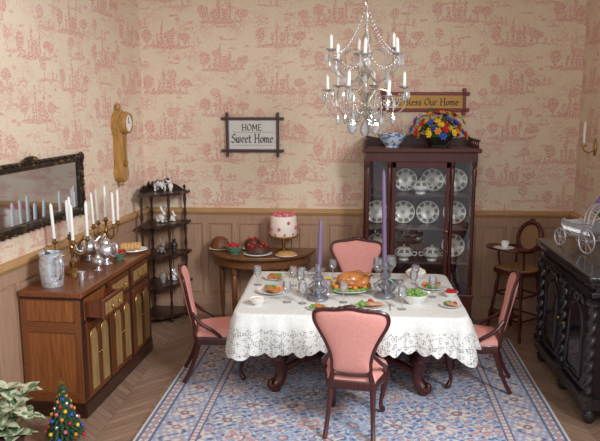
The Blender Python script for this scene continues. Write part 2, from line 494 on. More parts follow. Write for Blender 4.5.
dup(ch,(1.88,-.67,z),(0,0,0),'pink upholstered dining chair behind the table by china cabinet')

# ---------------------------------------------------------------- dining table
TX,TY=1.82,-1.33
tb=thing('dining_table','dark mahogany dining table with thick carved cabriole legs','table',(TX,TY,RZ))
m=MB(); m.box(-.69,.69,-.50,.50,.555,.585,.008); m.obj('tabletop',MAHOG_X,tb)
m=MB(); m.box(-.60,.60,-.42,-.395,.46,.556); m.box(-.60,.60,.395,.42,.46,.556); m.box(-.60,-.575,-.42,.42,.46,.556); m.box(.575,.60,-.42,.42,.46,.556); m.obj('apron',MAHOG_X,tb)
lg=None
for sx,sy in ((-1,-1),(1,-1),(1,1),(-1,1)):
    az=math.atan2(sy*.6,sx)
    if lg is None:
        m=MB(); m.ctube([(0,0,.55,.055),(.02,0,.47,.064),(.05,0,.38,.066),(.045,0,.29,.052),(.01,0,.19,.042),(.0,0,.11,.038),(.02,0,.06,.040),(.055,0,.04,.036),(.075,0,.045,.026),(.075,0,.07,.016),(.06,0,.075,.010)],6,14)
        for k in range(5): m.ball((.105-.012*k,0,.44-.038*k),(.022,.030-.003*k,.022),8)
        for s in (-1,1): m.ctube([(.03,s*.05,.46,.014),(.06,s*.06,.40,.016),(.05,s*.05,.34,.013),(.03,s*.045,.36,.008)],4,7)
        m.lathe([(0,.0),(.032,0),(.036,.014),(.028,.03),(0,.03)],14,M=T(.04,0,0))
        m.lathe([(.04,.20),(.052,.21),(.052,.23),(.044,.24)],16,M=T(.018,0,0))
        lg=m.obj('leg',MAHOG,tb,loc=(sx*.44,sy*.27,0),rot=(0,0,az))
    else: share(lg,tb,(sx*.44,sy*.27,0),(0,0,az))
m=MB()
for s in (-1,1):
    m.ctube([(-.43,s*.26,.13,.024),(-.25,s*.12,.17,.024),(0,0,.13,.034),(.25,-s*.12,.17,.024),(.43,-s*.26,.13,.024)],6,8)
m.lathe([(0,.06),(.05,.09),(.06,.12),(.035,.15),(.045,.18),(.02,.21),(0,.24)],16); m.obj('stretcher',MAHOG,tb)
# cloth
def make_cloth():
    hw,hd,r=.710,.525,.07; P=[]
    step=.009
    def seg(a,b):
        n=int(math.dist(a,b)/step); return [((a[0]+(b[0]-a[0])*i/n),(a[1]+(b[1]-a[1])*i/n)) for i in range(n)]
    cs=[(hw-r,-hd+r,-pi/2),(hw-r,hd-r,0),(-hw+r,hd-r,pi/2),(-hw+r,-hd+r,pi)]
    for i,(cx,cy,a0) in enumerate(cs):
        for k in range(22):
            a=a0+pi/2*k/22; P.append(((cx+r*math.cos(a),cy+r*math.sin(a)),(math.cos(a),math.sin(a))))
        a=a0+pi/2; p=(cx+r*math.cos(a),cy+r*math.sin(a)); nx=cs[(i+1)%4]; q=(nx[0]+r*math.cos(nx[2]),nx[1]+r*math.sin(nx[2]))
        for pp in seg(p,q): P.append((pp,(math.cos(a),math.sin(a))))
    n=len(P); arc=[0]
    for i in range(1,n+1): arc.append(arc[-1]+max(.004,math.dist(P[i-1][0],P[i%n][0])))
    vs=[];uv=[]
    zt=.5875
    ks=[0.02,.3,.6,.85,.97,1.0]
    for k in ks:
        for i in range(n):
            p=P[i][0]; vs.append((p[0]*k,p[1]*k,zt)); uv.append((arc[i],-(1-k)*.5))
    nd=18
    for d in range(1,nd+1):
        t=d/nd
        for i in range(n):
            p,nn=P[i]; s=arc[i]
            cd=min(math.hypot(abs(p[0])-hw,abs(p[1])-hd),.4)
            fc=math.exp(-(cd/.10)**2)
            hang=.200+.050*fc+.024*abs(math.sin(pi*s/.085+.6*math.sin(s*3)))+.018*math.sin(s*2.3)+.010*math.sin(s*7.1)
            w=s*2*pi/.22+2.2*math.sin(s*1.9)+1.3*math.sin(s*5.1)
            rip=.5+.5*math.sin(w); rip=rip**1.5*(.6+.4*math.sin(s*3.3))
            r2=.007*math.sin(s*2*pi/.085)
            off=t*(.010+.095*rip*(1-.5*fc)+.040*fc)+r2*t
            off+=.014*min(1,t*4)
            vs.append((p[0]+nn[0]*off,p[1]+nn[1]*off,zt-.004-hang*t)); uv.append((s,hang*t))
    R=len(ks)+nd; fs=[]
    for a in range(R-1):
        for i in range(n):
            k=(i+1)%n; fs.append((a*n+i,a*n+k,(a+1)*n+k,(a+1)*n+i))
    fs.append(tuple(range(n)))
    me=bpy.data.meshes.new('tablecloth'); me.from_pydata(vs,[],fs)
    L=me.uv_layers.new(name='UVMap')
    for pl in me.polygons:
        pl.use_smooth=True
        ids=[me.loops[l].vertex_index for l in pl.loop_indices]
        wrap=any(i%n==n-1 for i in ids) and any(i%n==0 for i in ids) and len(ids)==4
        for l in pl.loop_indices:
            vi=me.loops[l].vertex_index; u=uv[vi]
            if wrap and vi%n==0: u=(arc[n],u[1])
            L.data[l].uv=u
    me.materials.append(LACE)
    mkobj('tablecloth',me,None,'ivory crocheted lace tablecloth with scalloped hem draped over table','tablecloth',(TX,TY,RZ))
make_cloth()
ZT=RZ+.589

# ---------------------------------------------------------------- table ware
def plate(r=.095,mat=PLATEM,name='plate',label='white china plate with dark patterned rim in cabinet',group=None,loc=(0,0,0),rot=(0,0,0),cat='plate'):
    k=r/.095
    return MB().lathe([(0,.002),(.05*k,.002),(.055*k,0),(.06*k,.004),(.095*k,.013),(.095*k,.016),(.06*k,.008),(.05*k,.005),(0,.005)],32).obj(name,mat,None,label,cat,loc,rot,group)
def glass(h=.135,r=.027):
    g=MB().lathe([(0,0),(r,.0),(r,.003),(.005,.010),(.004,h*.42),(.012,h*.5),(r,h*.65),(r*1.05,h*.8),(r*.92,h),(r*.86,h),(r*.95,h*.8),(r*.9,h*.66),(0,h*.53)],16)
    return g.obj('wine_glass',GLASS,None,'clear stemmed wine glass on the lace tablecloth','glass',group='glasses on the dining table')
def served(loc,label,seed,sc=1.15):
    rt=thing('dinner_plate',label,'plate',loc,seed*1.3,'dinner plates on the table',sc)
    MB().lathe([(0,.002),(.05,.002),(.055,0),(.06,.004),(.085,.013),(.085,.016),(.058,.008),(.05,.005),(0,.005)],32).obj('plate_dish',PORC,rt)
    rr=random.Random(seed)
    m=MB()
    for k in range(4): m.ball((-.025+k*.006,.018*k-.03,.018+.003*k),(.032,.018,.010),10,T(rz=.1*k))
    m.obj('meat_slices',(MEAT,ROAST)[seed%2],rt)
    m=MB()
    for k in range(26): m.ball((.034+rr.uniform(-.018,.018),.020+rr.uniform(-.026,.026),.013+rr.uniform(0,.014)),.009,6,None,5)
    m.obj('greens',LETT,rt)
    m=MB()
    for k in range(10): m.ball((.018+rr.uniform(-.016,.016),-.036+rr.uniform(-.012,.012),.014+.010*rr.random()),.010,7,None,5)
    m.obj('vegetables',(RED,ORAN)[seed%2],rt)
    return rt
served((1.30,-1.38,ZT),'white dinner plate with sliced meat and greens at table end',1,1.2)
served((1.95,-1.68,ZT),'white dinner plate with meat and berries before turned chair',2,1.2)
served((2.39,-1.20,ZT),'white dinner plate with roast and vegetables at table end',3,1.2)
served((1.88,-.93,ZT),'white dinner plate with food beside the rear chair',4)
served((1.28,-1.02,ZT),'white plate with meat slices near table rear corner',5,.95)
served((2.45,-1.62,ZT),'white side plate with salad near the tablecloth corner',6,.8)
served((1.62,-1.72,ZT),'white side plate with bread and greens near table front',7,.8)
g0=glass(); gl=[(1.52,-1.62),(1.42,-1.60),(1.43,-1.20),(2.02,-1.14),(2.11,-1.06),(2.28,-1.10),(2.25,-1.28),(2.36,-1.42),(1.78,-1.58),(1.49,-1.34),(2.14,-1.70),(1.70,-.98),(1.18,-1.20)]
g0.location=(gl[0][0],gl[0][1],ZT)
for i,p in enumerate(gl[1:]): dup(g0,(p[0],p[1],ZT),scale=1.4 if i in (2,3) else 1)
gb=MB().lathe([(0,0),(.026,0),(.024,.005),(.006,.014),(.006,.04),(.012,.045),(.026,.06),(.028,.085),(.026,.095),(.023,.095),(.023,.065),(0,.055)],18).obj('goblet',SILV,None,'small silver goblet on the lace tablecloth','goblet',(1.67,-1.38,ZT),group='silver goblets on the table')
for p in ((1.57,-1.25),(2.15,-1.36),(1.48,-1.06)): dup(gb,(p[0],p[1],ZT))
def candlestick(loc,ch_,label,tilt=0):
    rt=thing('candlestick',label,'candlestick',loc,0,'pewter candlesticks on the table')
    MB().lathe([(r*1.22,zz) for r,zz in [(0,0),(.052,0),(.055,.012),(.048,.024),(.030,.036),(.016,.048),(.032,.064),(.036,.085),(.018,.102),(.012,.12),(.026,.135),(.029,.152),(.014,.168),(.014,.18),(.034,.195),(.036,.207),(.018,.212),(.016,.235),(0,.235)]],20,mod=lambda a,z:1+.05*math.cos(8*a)).obj('stick',PEWT,rt)
    for k in range(4):
        a=k*2*pi/4; m=MB(); m.ctube([(.035,0,.035,.007),(.064,0,.062,.009),(.056,0,.095,.007),(.020,0,.122,.006)],4,6); m.ball((.060,0,.08),(.009,.008,.012),7)
        m.obj('scroll_mount',PEWT,rt,rot=(0,0,a))
    q=MB(); q.lathe([(0,.23),(.0150,.23),(.0140,.23+ch_*.6),(.0105,.23+ch_*.97),(.003,.235+ch_),(0,.236+ch_)],12,M=T(ry=tilt)); q.tube([(math.sin(tilt)*(.236+ch_),0,.235+ch_),(math.sin(tilt)*(.236+ch_)+.001,0,.25+ch_)],.0015,5)
    q.obj('candle',PURW,rt)
    return rt
candlestick((1.615,-1.53,ZT),.29,'ornate pewter candlestick holding a short purple candle',.03)
candlestick((2.05,-1.44,ZT),.60,'ornate pewter candlestick holding a tall purple taper candle',-.03)
tk=thing('roast_turkey','golden roast turkey garnished with oranges on a platter','food',(1.83,-1.31,ZT),.3,sc=.98)
MB().lathe([(0,.004),(.10,.004),(.11,0),(.15,.018),(.15,.022),(.11,.01),(0,.009)],32,M=T(s=(1,.75,1))).obj('platter',PORC,tk)
m=MB(); m.ball((0,0,.075),(.095,.065,.065),18,None,12); m.ball((-.05,0,.085),(.055,.05,.045),14)
for s in (-1,1):
    m.ctube([(.02,s*.05,.06,.026),(.06,s*.065,.07,.032),(.10,s*.05,.095,.02),(.13,s*.035,.11,.008),(.14,s*.033,.114,.011)],5,10)
    m.ctube([(-.06,s*.045,.08,.016),(-.02,s*.075,.075,.018),(.0,s*.07,.055,.014),(-.05,s*.078,.05,.009)],4,8)
m.obj('bird',ROAST,tk)
m=MB()
for k in range(18):
    a=k*pi/9; m.ball((.118*math.cos(a),.088*math.sin(a),.026),(.026,.022,.014),7)
m.obj('lettuce_garnish',LETT,tk)
om=None
for k in range(10):
    a=k*2*pi/10+.3; l=(.122*math.cos(a),.094*math.sin(a),.046)
    if om is None: om=MB().ball((0,0,0),(.019,.019,.016),9).obj('orange_slice',ORAN,tk,loc=l)
    else: share(om,tk,l)
def bowlthing(name,label,cat,loc,r,h,bm_,food,fm,fr=.012,nf=24,group=None,base=.5):
    rt=thing(name,label,cat,loc,0,group)
    MB().lathe([(0,0),(r*base,0),(r*base,.006),(r*.75,h*.35),(r,h),(r*.95,h),(r*.68,h*.4),(0,h*.25)],26).obj('bowl',bm_,rt)
    rr=random.Random(len(label)); m=MB()
    for k in range(nf):
        a=rr.uniform(0,2*pi); q=r*.75*math.sqrt(rr.random()); m.ball((q*math.cos(a),q*math.sin(a),h*.8+(r*.35)*(1-(q/r)**2)*rr.uniform(.4,1)),fr*rr.uniform(.8,1.3),7,None,5)
    m.lathe([(r*.8,h*.75),(r*.6,h*.95),(0,h*1.1)],16)
    m.obj(food,fm,rt)
    return rt
bowlthing('salad_bowl','white bowl filled with green salad on the table','bowl',(2.23,-1.56,ZT),.09,.065,PORC,'salad',LETT,.014,30)
bowlthing('berry_bowl','small dish of red cranberries on the table','bowl',(2.48,-1.40,ZT),.05,.035,PORC,'cranberries',RED,.010)
bowlthing('berry_bowl','small dish of red berries near the table rear edge','bowl',(1.43,-.92,ZT),.055,.035,PORC,'berries',RED,.010)
bowlthing('vegetable_bowl','small dish of green peas beside the roast turkey','bowl',(2.13,-1.23,ZT),.065,.045,PORC,'peas',GREEN,.009)
bowlthing('carrot_bowl','small dish of orange carrots near the turkey','bowl',(1.82,-1.09,ZT),.065,.045,PORC,'carrots',ORAN,.011)
bowlthing('potato_bowl','white dish of mashed potato on the tablecloth','bowl',(2.30,-.94,ZT),.075,.045,PORC,'potatoes',CREAMP,.018)
bowlthing('bread_bowl','silver bowl of small bread rolls on the tablecloth','bowl',(1.54,-1.43,ZT),.05,.035,SILV,'rolls',CRUST,.014,10)
bowlthing('relish_dish','white dish of yellow relish by the turkey platter','bowl',(1.67,-1.13,ZT),.045,.03,PORC,'relish',YELL,.008)
bowlthing('soup_bowl','white bowl of pale cream soup near the table corner','bowl',(1.24,-1.66,ZT),.055,.04,PORC,'soup',CREAMP,.004,6)
rt=thing('gravy_boat','silver gravy boat on the lace tablecloth','dish',(1.57,-.98,ZT),.4)
m=MB(); m.lathe([(0,0),(.03,0),(.012,.012),(.03,.025),(.045,.05),(.042,.05),(.02,.025),(0,.02)],18,M=T(s=(1.5,.8,1))); m.ctube([(-.06,0,.05,.004),(-.09,0,.055,.004),(-.085,0,.025,.004),(-.05,0,.02,.004)],5,6); m.obj('boat',SILV,rt)
def cutlery(n,loc,rz):
    m=MB(); m.tube([(0,-.06,.003),(0,.0,.003),(0,.03,.004)],[.004,.0025,.003],6)
    if n=='fork':
        for k in (-1,0,1): m.tube([(0,.028,.004),(k*.005,.04,.004),(k*.005,.062,.004)],.0018,5)
    else: m.prism([(-.002,.02),(.006,.025),(.006,.06),(0,.07),(-.002,.06)],.002,.005,'XY')
    m.obj(n,SILV,None,'silver table %s lying beside a dinner plate'%n.replace('table_',''),'cutlery',loc,(0,0,rz),'cutlery on the table')
for px_,py_,rz in ((1.30,-1.38,-pi/2),(1.95,-1.68,0),(2.39,-1.20,pi/2),(1.88,-.93,pi)):
    for n,o in (('fork',-.12),('table_knife',.12)):
        cutlery(n,(px_+o*math.cos(rz),py_+o*math.sin(rz),ZT),rz)

# ---------------------------------------------------------------- china cabinet
def make_china():
    rt=thing('china_cabinet','tall mahogany china cabinet with glass door and glazed sides','cabinet',(2.375,-.225,0))
    w,d=.435,.185
    m=MB()
    m.box(-w-.015,w+.015,-d-.015,d,.10,.14,.005); m.box(-w,w,-d,d,.14,.30); m.box(-w-.01,w+.01,-d-.01,d,.30,.33,.004)
    m.box(-w,w,d-.012,d,.33,1.42)
    m.box(-w,w,-d,d,1.40,1.47); m.box(-w-.025,w+.025,-d-.025,d,1.47,1.505,.008)
    m.obj('body',MAHOG,rt)
    for x in (-w+.02,-.245,.245,w-.02):
        m=MB(); m.lathe([(.018,.33),(.02,.36),(.013,.38),(.02,.40),(.015,.6),(.015,1.2),(.021,1.33),(.013,1.35),(.021,1.37),(.02,1.40)],12,M=T(x,-d+.02,0)); m.obj('post',MAHOG,rt)
    for x in (-w+.02,w-.02): m=MB(); m.box(x-.015,x+.015,d-.04,d-.01,.33,1.40); m.obj('post',MAHOG,rt)
    m=MB()
    m.prism(cr([(-w,1.50),(-w+.01,1.58),(-.3,1.565),(-.12,1.58),(0,1.60),(.12,1.58),(.3,1.565),(w-.01,1.58),(w,1.50)],5),d-.03,d-.01,'XZ')
    for s in (-1,1):
        m.box(s*w-.012,s*w+.012,-d,d-.02,1.555,1.572,.003)
        for k in range(5): m.lathe([(.006,1.50),(.009,1.52),(.005,1.535),(.007,1.56)],8,M=T(s*w,-d+.02+k*.075,0))
    m.obj('gallery_rail',MAHOG_X,rt)
    for zz in (.58,.86,1.13):
        MB().box(-w+.02,w-.02,-d+.04,d-.015,zz-.014,zz,.003).obj('shelf',MAHOG_X,rt)
    dr=mkobj('door',None,rt)
    m=MB(); x0,x1,y0,y1,z0,z1=-.225,.225,-d-.006,-d+.014,.335,1.395
    m.box(x0,x0+.032,y0,y1,z0,z1,.003); m.box(x1-.032,x1,y0,y1,z0,z1,.003); m.box(x0,x1,y0,y1,z0,z0+.05,.003); m.box(x0,x1,y0,y1,z1-.045,z1,.003)
    m.obj('door_frame',MAHOG,dr)
    MB().box(x0+.03,x1-.03,-d+.002,-d+.005,z0+.045,z1-.04).obj('door_glass',PANE,dr)
    MB().ball((x1-.016,y0-.012,.85),.012).obj('handle',BRASS,dr)
    for s in (-1,1):
        m=MB(); m.box(min(s*.26,s*.405),max(s*.26,s*.405),-d+.012,-d+.015,.33,1.40); m.obj('glass_pane',PANE,rt)
        m=MB(); m.box(s*w-s*.012-.0015,s*w-s*.012+.0015,-d+.035,d-.04,.33,1.40); m.obj('glass_pane',PANE,rt)
        for yy in (-d+.03,d-.04):
            MB().ctube([(s*(w-.03),yy,.12,.03),(s*(w-.015),yy-.005,.07,.022),(s*(w-.03),yy,.025,.016),(s*(w-.02),yy-.005,.014,.014)],4,10).obj('leg',MAHOG,rt)
make_china()
GP='display plates in the china cabinet'
def stand(x,zs,r=.095,y=-.11): return (x,y,zs+r*.98)
pp=plate(loc=stand(2.05,.86),rot=(math.radians(78),0,0),group=GP)
for x,zs in ((2.27,.86),(2.47,.86),(2.69,.86),(2.69,1.13),(2.28,1.13),(2.06,.58),(2.69,.58),(2.50,1.13)):
    dup(pp,stand(x,zs),(math.radians(78),0,0))
def tureen(loc,r=.078,label='white lidded china tureen on a cabinet shelf',mat=PORC):
    rt=thing('tureen',label,'dish',loc,0,'tureens in the china cabinet')
    MB().lathe([(0,0),(r*.55,0),(r*.5,.012),(r*.95,.04),(r,.07),(r*.94,.07),(0,.03)],22).obj('bowl',mat,rt)
    for s in (-1,1): m=MB(); m.ctube([(s*r*.95,0,.06,.005),(s*(r+.025),0,.062,.005),(s*(r+.02),0,.035,.005),(s*r*.9,0,.035,.005)],4,6); m.obj('handle',mat,rt)
    MB().lathe([(r*1.03,.07),(r*.98,.078),(r*.6,.10),(.008,.108),(.014,.12),(0,.128)],22).obj('lid',PLATEM,rt)
    return rt
tu=tureen((2.27,-.25,.58)); dup(tu,(2.50,-.25,.58)); dup(tu,(2.39,-.25,1.13)); dup(tu,(2.39,-.24,.33))
MB().lathe([(0,0),(.055,0),(.055,.012),(.085,.045),(.120,.105),(.115,.107),(.08,.055),(.04,.02),(0,.02)],30).obj('china_bowl',BLUEW,None,'blue and white china bowl on top of the cabinet','bowl',(2.15,-.29,1.506))
fa=thing('flower_arrangement','dark bowl of bright mixed flowers on the china cabinet','flowers',(2.52,-.27,1.506))
MB().lathe([(0,0),(.06,0),(.05,.015),(.08,.04),(.12,.085),(.115,.085),(.07,.04),(0,.03)],26,mod=lambda a,z:1+.05*math.cos(8*a)).obj('bowl',DKBOWL,fa)
m=MB()
for k in range(130):
    a=rnd.uniform(0,2*pi); e=rnd.uniform(-.1,1.4); R=rnd.uniform(.12,.235)
    p=Vector((R*math.cos(a)*math.cos(e)*1.0,R*math.sin(a)*math.cos(e)*.65,.09+R*math.sin(e)*.95))
    m.ball((0,0,0),(.030,.008,.003),6,T(*p,rz=a,ry=rnd.uniform(-1,1)),4)
m.ball((0,0,.10),(.09,.07,.075),10)
m.obj('foliage',GREEN,fa)
fl={}
for k in range(64):
    mt=[YELL,REDF,BLUEF,YELL,ORAN,REDF,YELL,BLUEF][(k*5+k//8)%8]
    if mt.name not in fl:
        m=MB(); m.ball((0,0,.004),.011,7,None,5)
        for j in range(6):
            a=j*pi/3; m.ball((0,0,0),(.017,.011,.005),6,T(.016*math.cos(a),.016*math.sin(a),0,rz=a,ry=-.5),4)
        fl[mt.name]=m.mesh('flower'); fl[mt.name].materials.append(mt)
    a=k*2.4; sn=(k+.5)/64; e=math.asin(sn*.98); R=rnd.uniform(.15,.24)
    d=Vector((math.cos(a)*math.cos(e)*.98,math.sin(a)*math.cos(e)*.68,math.sin(e)*.92+.02))
    mkobj('flower',fl[mt.name],fa,loc=Vector((0,0,.08))+d*R,rot=d.to_track_quat('Z','Y').to_euler())

# ---------------------------------------------------------------- pen-drawn lettering
GL={'S':(.62,[[(.55,.85),(.35,1),(.1,.85),(.1,.65),(.5,.4),(.5,.15),(.25,0),(0,.12)]]),
'w':(.68,[[(0,.6),(.05,.05),(.15,0),(.28,.12),(.28,.6)],[(.28,.12),(.4,0),(.55,.15),(.55,.65)]]),
'e':(.48,[[(.05,.32),(.4,.42),(.32,.6),(.1,.55),(.03,.2),(.18,0),(.4,.1)]]),
't':(.40,[[(.12,.85),(.1,.1),(.22,0),(.35,.08)],[(0,.6),(.3,.6)]]),
'o':(.50,[[(.2,.6),(.02,.45),(.02,.15),(.2,0),(.4,.15),(.4,.45),(.2,.6)]]),
'm':(.72,[[(.02,0),(.02,.6)],[(.02,.5),(.15,.6),(.28,.5),(.28,0)],[(.28,.5),(.42,.6),(.55,.5),(.55,.05),(.63,0)]]),
'l':(.26,[[(.05,1),(.05,.1),(.18,0)]]),
's':(.42,[[(.33,.52),(.18,.6),(.04,.48),(.3,.2),(.25,.03),(.1,0),(0,.1)]]),
'u':(.56,[[(.02,.6),(.02,.12),(.15,0),(.35,.12)],[(.38,.6),(.38,.08),(.48,0)]]),
'r':(.38,[[(.03,.6),(.03,0)],[(.03,.45),(.18,.6),(.3,.52)]]),
'd':(.56,[[(.38,1),(.38,.05),(.48,0)],[(.38,.45),(.2,.6),(.03,.42),(.03,.15),(.2,0),(.38,.15)]]),
'G':(.74,[[(.6,.8),(.38,1),(.1,.85),(0,.5),(.1,.12),(.38,0),(.6,.12),(.6,.45),(.35,.45)]]),
'B':(.70,[[(.05,0),(.05,1),(.4,1),(.52,.8),(.4,.55),(.08,.52)],[(.4,.53),(.58,.3),(.45,.02),(0,0)]]),
'O':(.78,[[(.32,1),(.06,.8),(.0,.5),(.06,.2),(.32,0),(.6,.2),(.66,.5),(.6,.8),(.32,1)]]),
'E':(.66,[[(.52,1),(.05,1),(.05,0),(.55,0)],[(.05,.52),(.4,.52)]]),
'M':(.90,[[(-.04,0),(.12,0)],[(.03,0),(.08,1),(.38,.25),(.68,1),(.73,0)],[(.66,0),(.82,0)]]),
'H':(.76,[[(.05,0),(.05,1)],[(.58,0),(.58,1)],[(.05,.5),(.58,.5)],[(-.04,0),(.14,0)],[(-.04,1),(.14,1)],[(.49,0),(.67,0)],[(.49,1),(.67,1)]]),
' ':(.35,[])}
def lettering(txt,h,mat,parent,cx,cz,y,nib=.07,sp=.06,sw=1.0):
    tot=sum(GL[c][0]+sp for c in txt)*h*sw; x=cx-tot/2; m=MB(); na=math.radians(40)
    nx,nz=nib*h*math.cos(na),nib*h*math.sin(na)
    for c in txt:
        for st in GL[c][1]:
            for a,b in zip(st,st[1:]):
                p=(x+a[0]*h*sw,cz-h/2+a[1]*h); q=(x+b[0]*h*sw,cz-h/2+b[1]*h)
                L=math.hypot(q[0]-p[0],q[1]-p[1]) or 1; tx,tz=(q[0]-p[0])/L,(q[1]-p[1])/L
                k=nx*-tz+nz*tx; w=max(abs(k),.022*h); ox,oz=-tz*w,tx*w; e=.02*h
                pts=[(p[0]+ox-tx*e,p[1]+oz-tz*e),(q[0]+ox+tx*e,q[1]+oz+tz*e),(q[0]-ox+tx*e,q[1]-oz+tz*e),(p[0]-ox-tx*e,p[1]-oz-tz*e)]
                m.prism(pts,y,y-.0012,'XZ')
        x+=(GL[c][0]+sp)*h*sw
    return m.obj('lettering',mat,parent)
def oxford(name,label,cx,cz,w,h,bar,ov,fm,gm,trim,loc_y=-.002):
    rt=thing(name,label,'sign',(cx,loc_y,cz))
    MB().box(-w/2+.005,w/2-.005,-.012,0,-h/2+.005,h/2-.005).obj('panel',gm,rt)
    m=MB()
    for s in (-1,1):
        m.box(-w/2-ov,w/2+ov,-.026,0,s*h/2-bar/2,s*h/2+bar/2,.004)
        m.box(s*w/2-bar/2,s*w/2+bar/2,-.030,0,-h/2-ov,h/2+ov,.004)
        for t in (-1,1): m.ball((s*w/2,-.03,t*h/2),(.012,.008,.012),8)
    m.obj('frame',fm,rt)
    m=MB(); iw,ih=w/2-bar/2-.002,h/2-bar/2-.002
    for s in (-1,1):
        m.box(-iw,iw,-.018,-.011,s*ih-.003,s*ih+.003); m.box(s*iw-.003,s*iw+.003,-.018,-.011,-ih,ih)
    m.obj('inner_trim',trim,rt)
    return rt
s1=oxford('sampler_sign','framed cross-stitch sampler reading HOME Sweet Home on wallpaper',.995,1.585,.43,.27,.024,.052,DARKF,PAPER,PEWT)
lettering('HOME',.052,INK,s1,0,.062,-.0125,.08); lettering('Sweet Home',.072,INK,s1,0,-.030,-.0125,.075,sw=.82)
for zz in (.022,-.088):
    m=MB(); m.box(-.17,.17,-.0135,-.012,zz-.001,zz+.001); m.obj('stitched_line',INK,s1)
s2=oxford('motto_sign','red-brown framed motto reading God Bless Our Home above cabinet',2.42,1.86,.66,.130,.028,.045,REDW,TAN,BRASS)
lettering('God Bless Our Home',.056,GOLDT,s2,0,0,-.0125,.09)

# ---------------------------------------------------------------- wall clock
ck=thing('wall_clock','honey-coloured wooden wall clock with projecting round head','clock',(*lw(-.56),1.24),WR)
m=MB(); m.prism(cr([(0,0),(.05,.03),(.062,.08),(.048,.13),(.045,.30),(.055,.38),(.075,.43),(.06,.5),(.0,.56),(-.06,.5),(-.075,.43),(-.055,.38),(-.045,.30),(-.048,.13),(-.062,.08),(-.05,.03)],4,True),-.075,0,'XZ',bev=.008)
m.ball((0,-.035,.58),(.022,.022,.032)); m.ball((0,-.035,-.01),(.022,.02,.02)); m.obj('case',CLOCKW,ck)
MB().lathe([(0,0),(.084,0),(.088,.02),(.080,.045),(.068,.050),(.064,.038),(0,.038)],30,M=T(0,-.075,.46,rx=pi/2)).obj('bezel',CLOCKW,ck)
MB().lathe([(0,.039),(.064,.039),(0,.0395)],24,M=T(0,-.075,.46,rx=pi/2)).obj('dial',PORC,ck)
m=MB(); m.box(-.002,.002,-.118,-.1155,.46,.505); m.box(0,.03,-.118,-.1155,.458,.462); m.obj('hands',BLACKP,ck)
m=MB(); m.tube([(0,-.080,.36),(0,-.080,.16)],.003,6); m.lathe([(0,-.006),(.028,-.004),(.028,.004),(0,.006)],20,M=T(0,-.083,.15,rx=pi/2)); m.obj('pendulum',BRASS,ck)

# ---------------------------------------------------------------- mirror
L2,H2=.62,.185
mr=thing('wall_mirror','rectangular wall mirror in a carved dark bronze frame','mirror',(*lw(-1.17-L2-.03),1.305),WR)
m=MB()
for s in (-1,1):
    m.box(-L2,L2,-.04,-.005,s*H2-.024,s*H2+.024,.010); m.box(s*L2-.024,s*L2+.024,-.04,-.005,-H2-.024,H2+.024,.010)
    m.box(-L2+.03,L2-.03,-.048,-.02,s*(H2-.022)-.006,s*(H2-.022)+.006,.003)
for s in (-1,1):
    for i in range(41):
        x=-L2+i*L2/20; m.ball((x,-.04,s*(H2+.010+.006*(i%2))),(.016,.012,.010),7,None,5)
    for i in range(15):
        zz=-H2+i*H2/7; m.ball((s*(L2+.010+.006*(i%2)),-.04,zz),(.010,.012,.016),7,None,5)
for x,zz in ((-L2,H2),(L2,H2),(L2,-H2),(-L2,-H2)): m.ball((x,-.04,zz),(.04,.018,.036),10)
m.ball((0,-.04,H2+.03),(.08,.02,.025),12)
m.obj('frame',BRONZE,mr)
MB().box(-L2+.02,L2-.02,-.022,-.004,-H2+.02,H2-.02).obj('mirror_glass',MIRROR,mr)

# ---------------------------------------------------------------- sideboard
SR=math.radians(86.5)
SBX,SBY=.105,-1.485
sb=thing('sideboard','brown inlaid wooden sideboard with drawers and panelled doors','sideboard',(SBX,SBY,0),SR,sc=None)
SK=1.055; sb.scale=(1.03,1.0,SK)
SH=.74*SK
def sbp(lx,ly,z=SH+.001):
    lx*=1.03
    return (SBX+lx*math.cos(SR)-ly*math.sin(SR),SBY+lx*math.sin(SR)+ly*math.cos(SR),z)
w,d=.55,.185
m=MB(); m.box(-w,w,-d,d,.09,.70); m.obj('body',SBE,sb)
m=MB(); m.box(-w-.02,w+.02,-d-.02,d,.705,.74,.007); m.obj('top',SBW,sb)
m=MB(); m.box(-w-.012,w+.012,-d-.012,d,.0,.09,.006); m.obj('plinth',SBD,sb)
m=MB(); m.box(-w-.01,w+.01,-d-.01,d,.69,.706,.003); m.obj('cornice',SBD,sb)
m=MB(); m.box(-w-.006,w+.006,-d-.008,d,.548,.562,.002); m.obj('moulding',SBD,sb)
for x in (-w+.012,-.185,.185,w-.012):
    m=MB(); m.box(x-.016,x+.016,-d-.008,-d+.01,.09,.70,.003); m.obj('stile',SBD,sb)
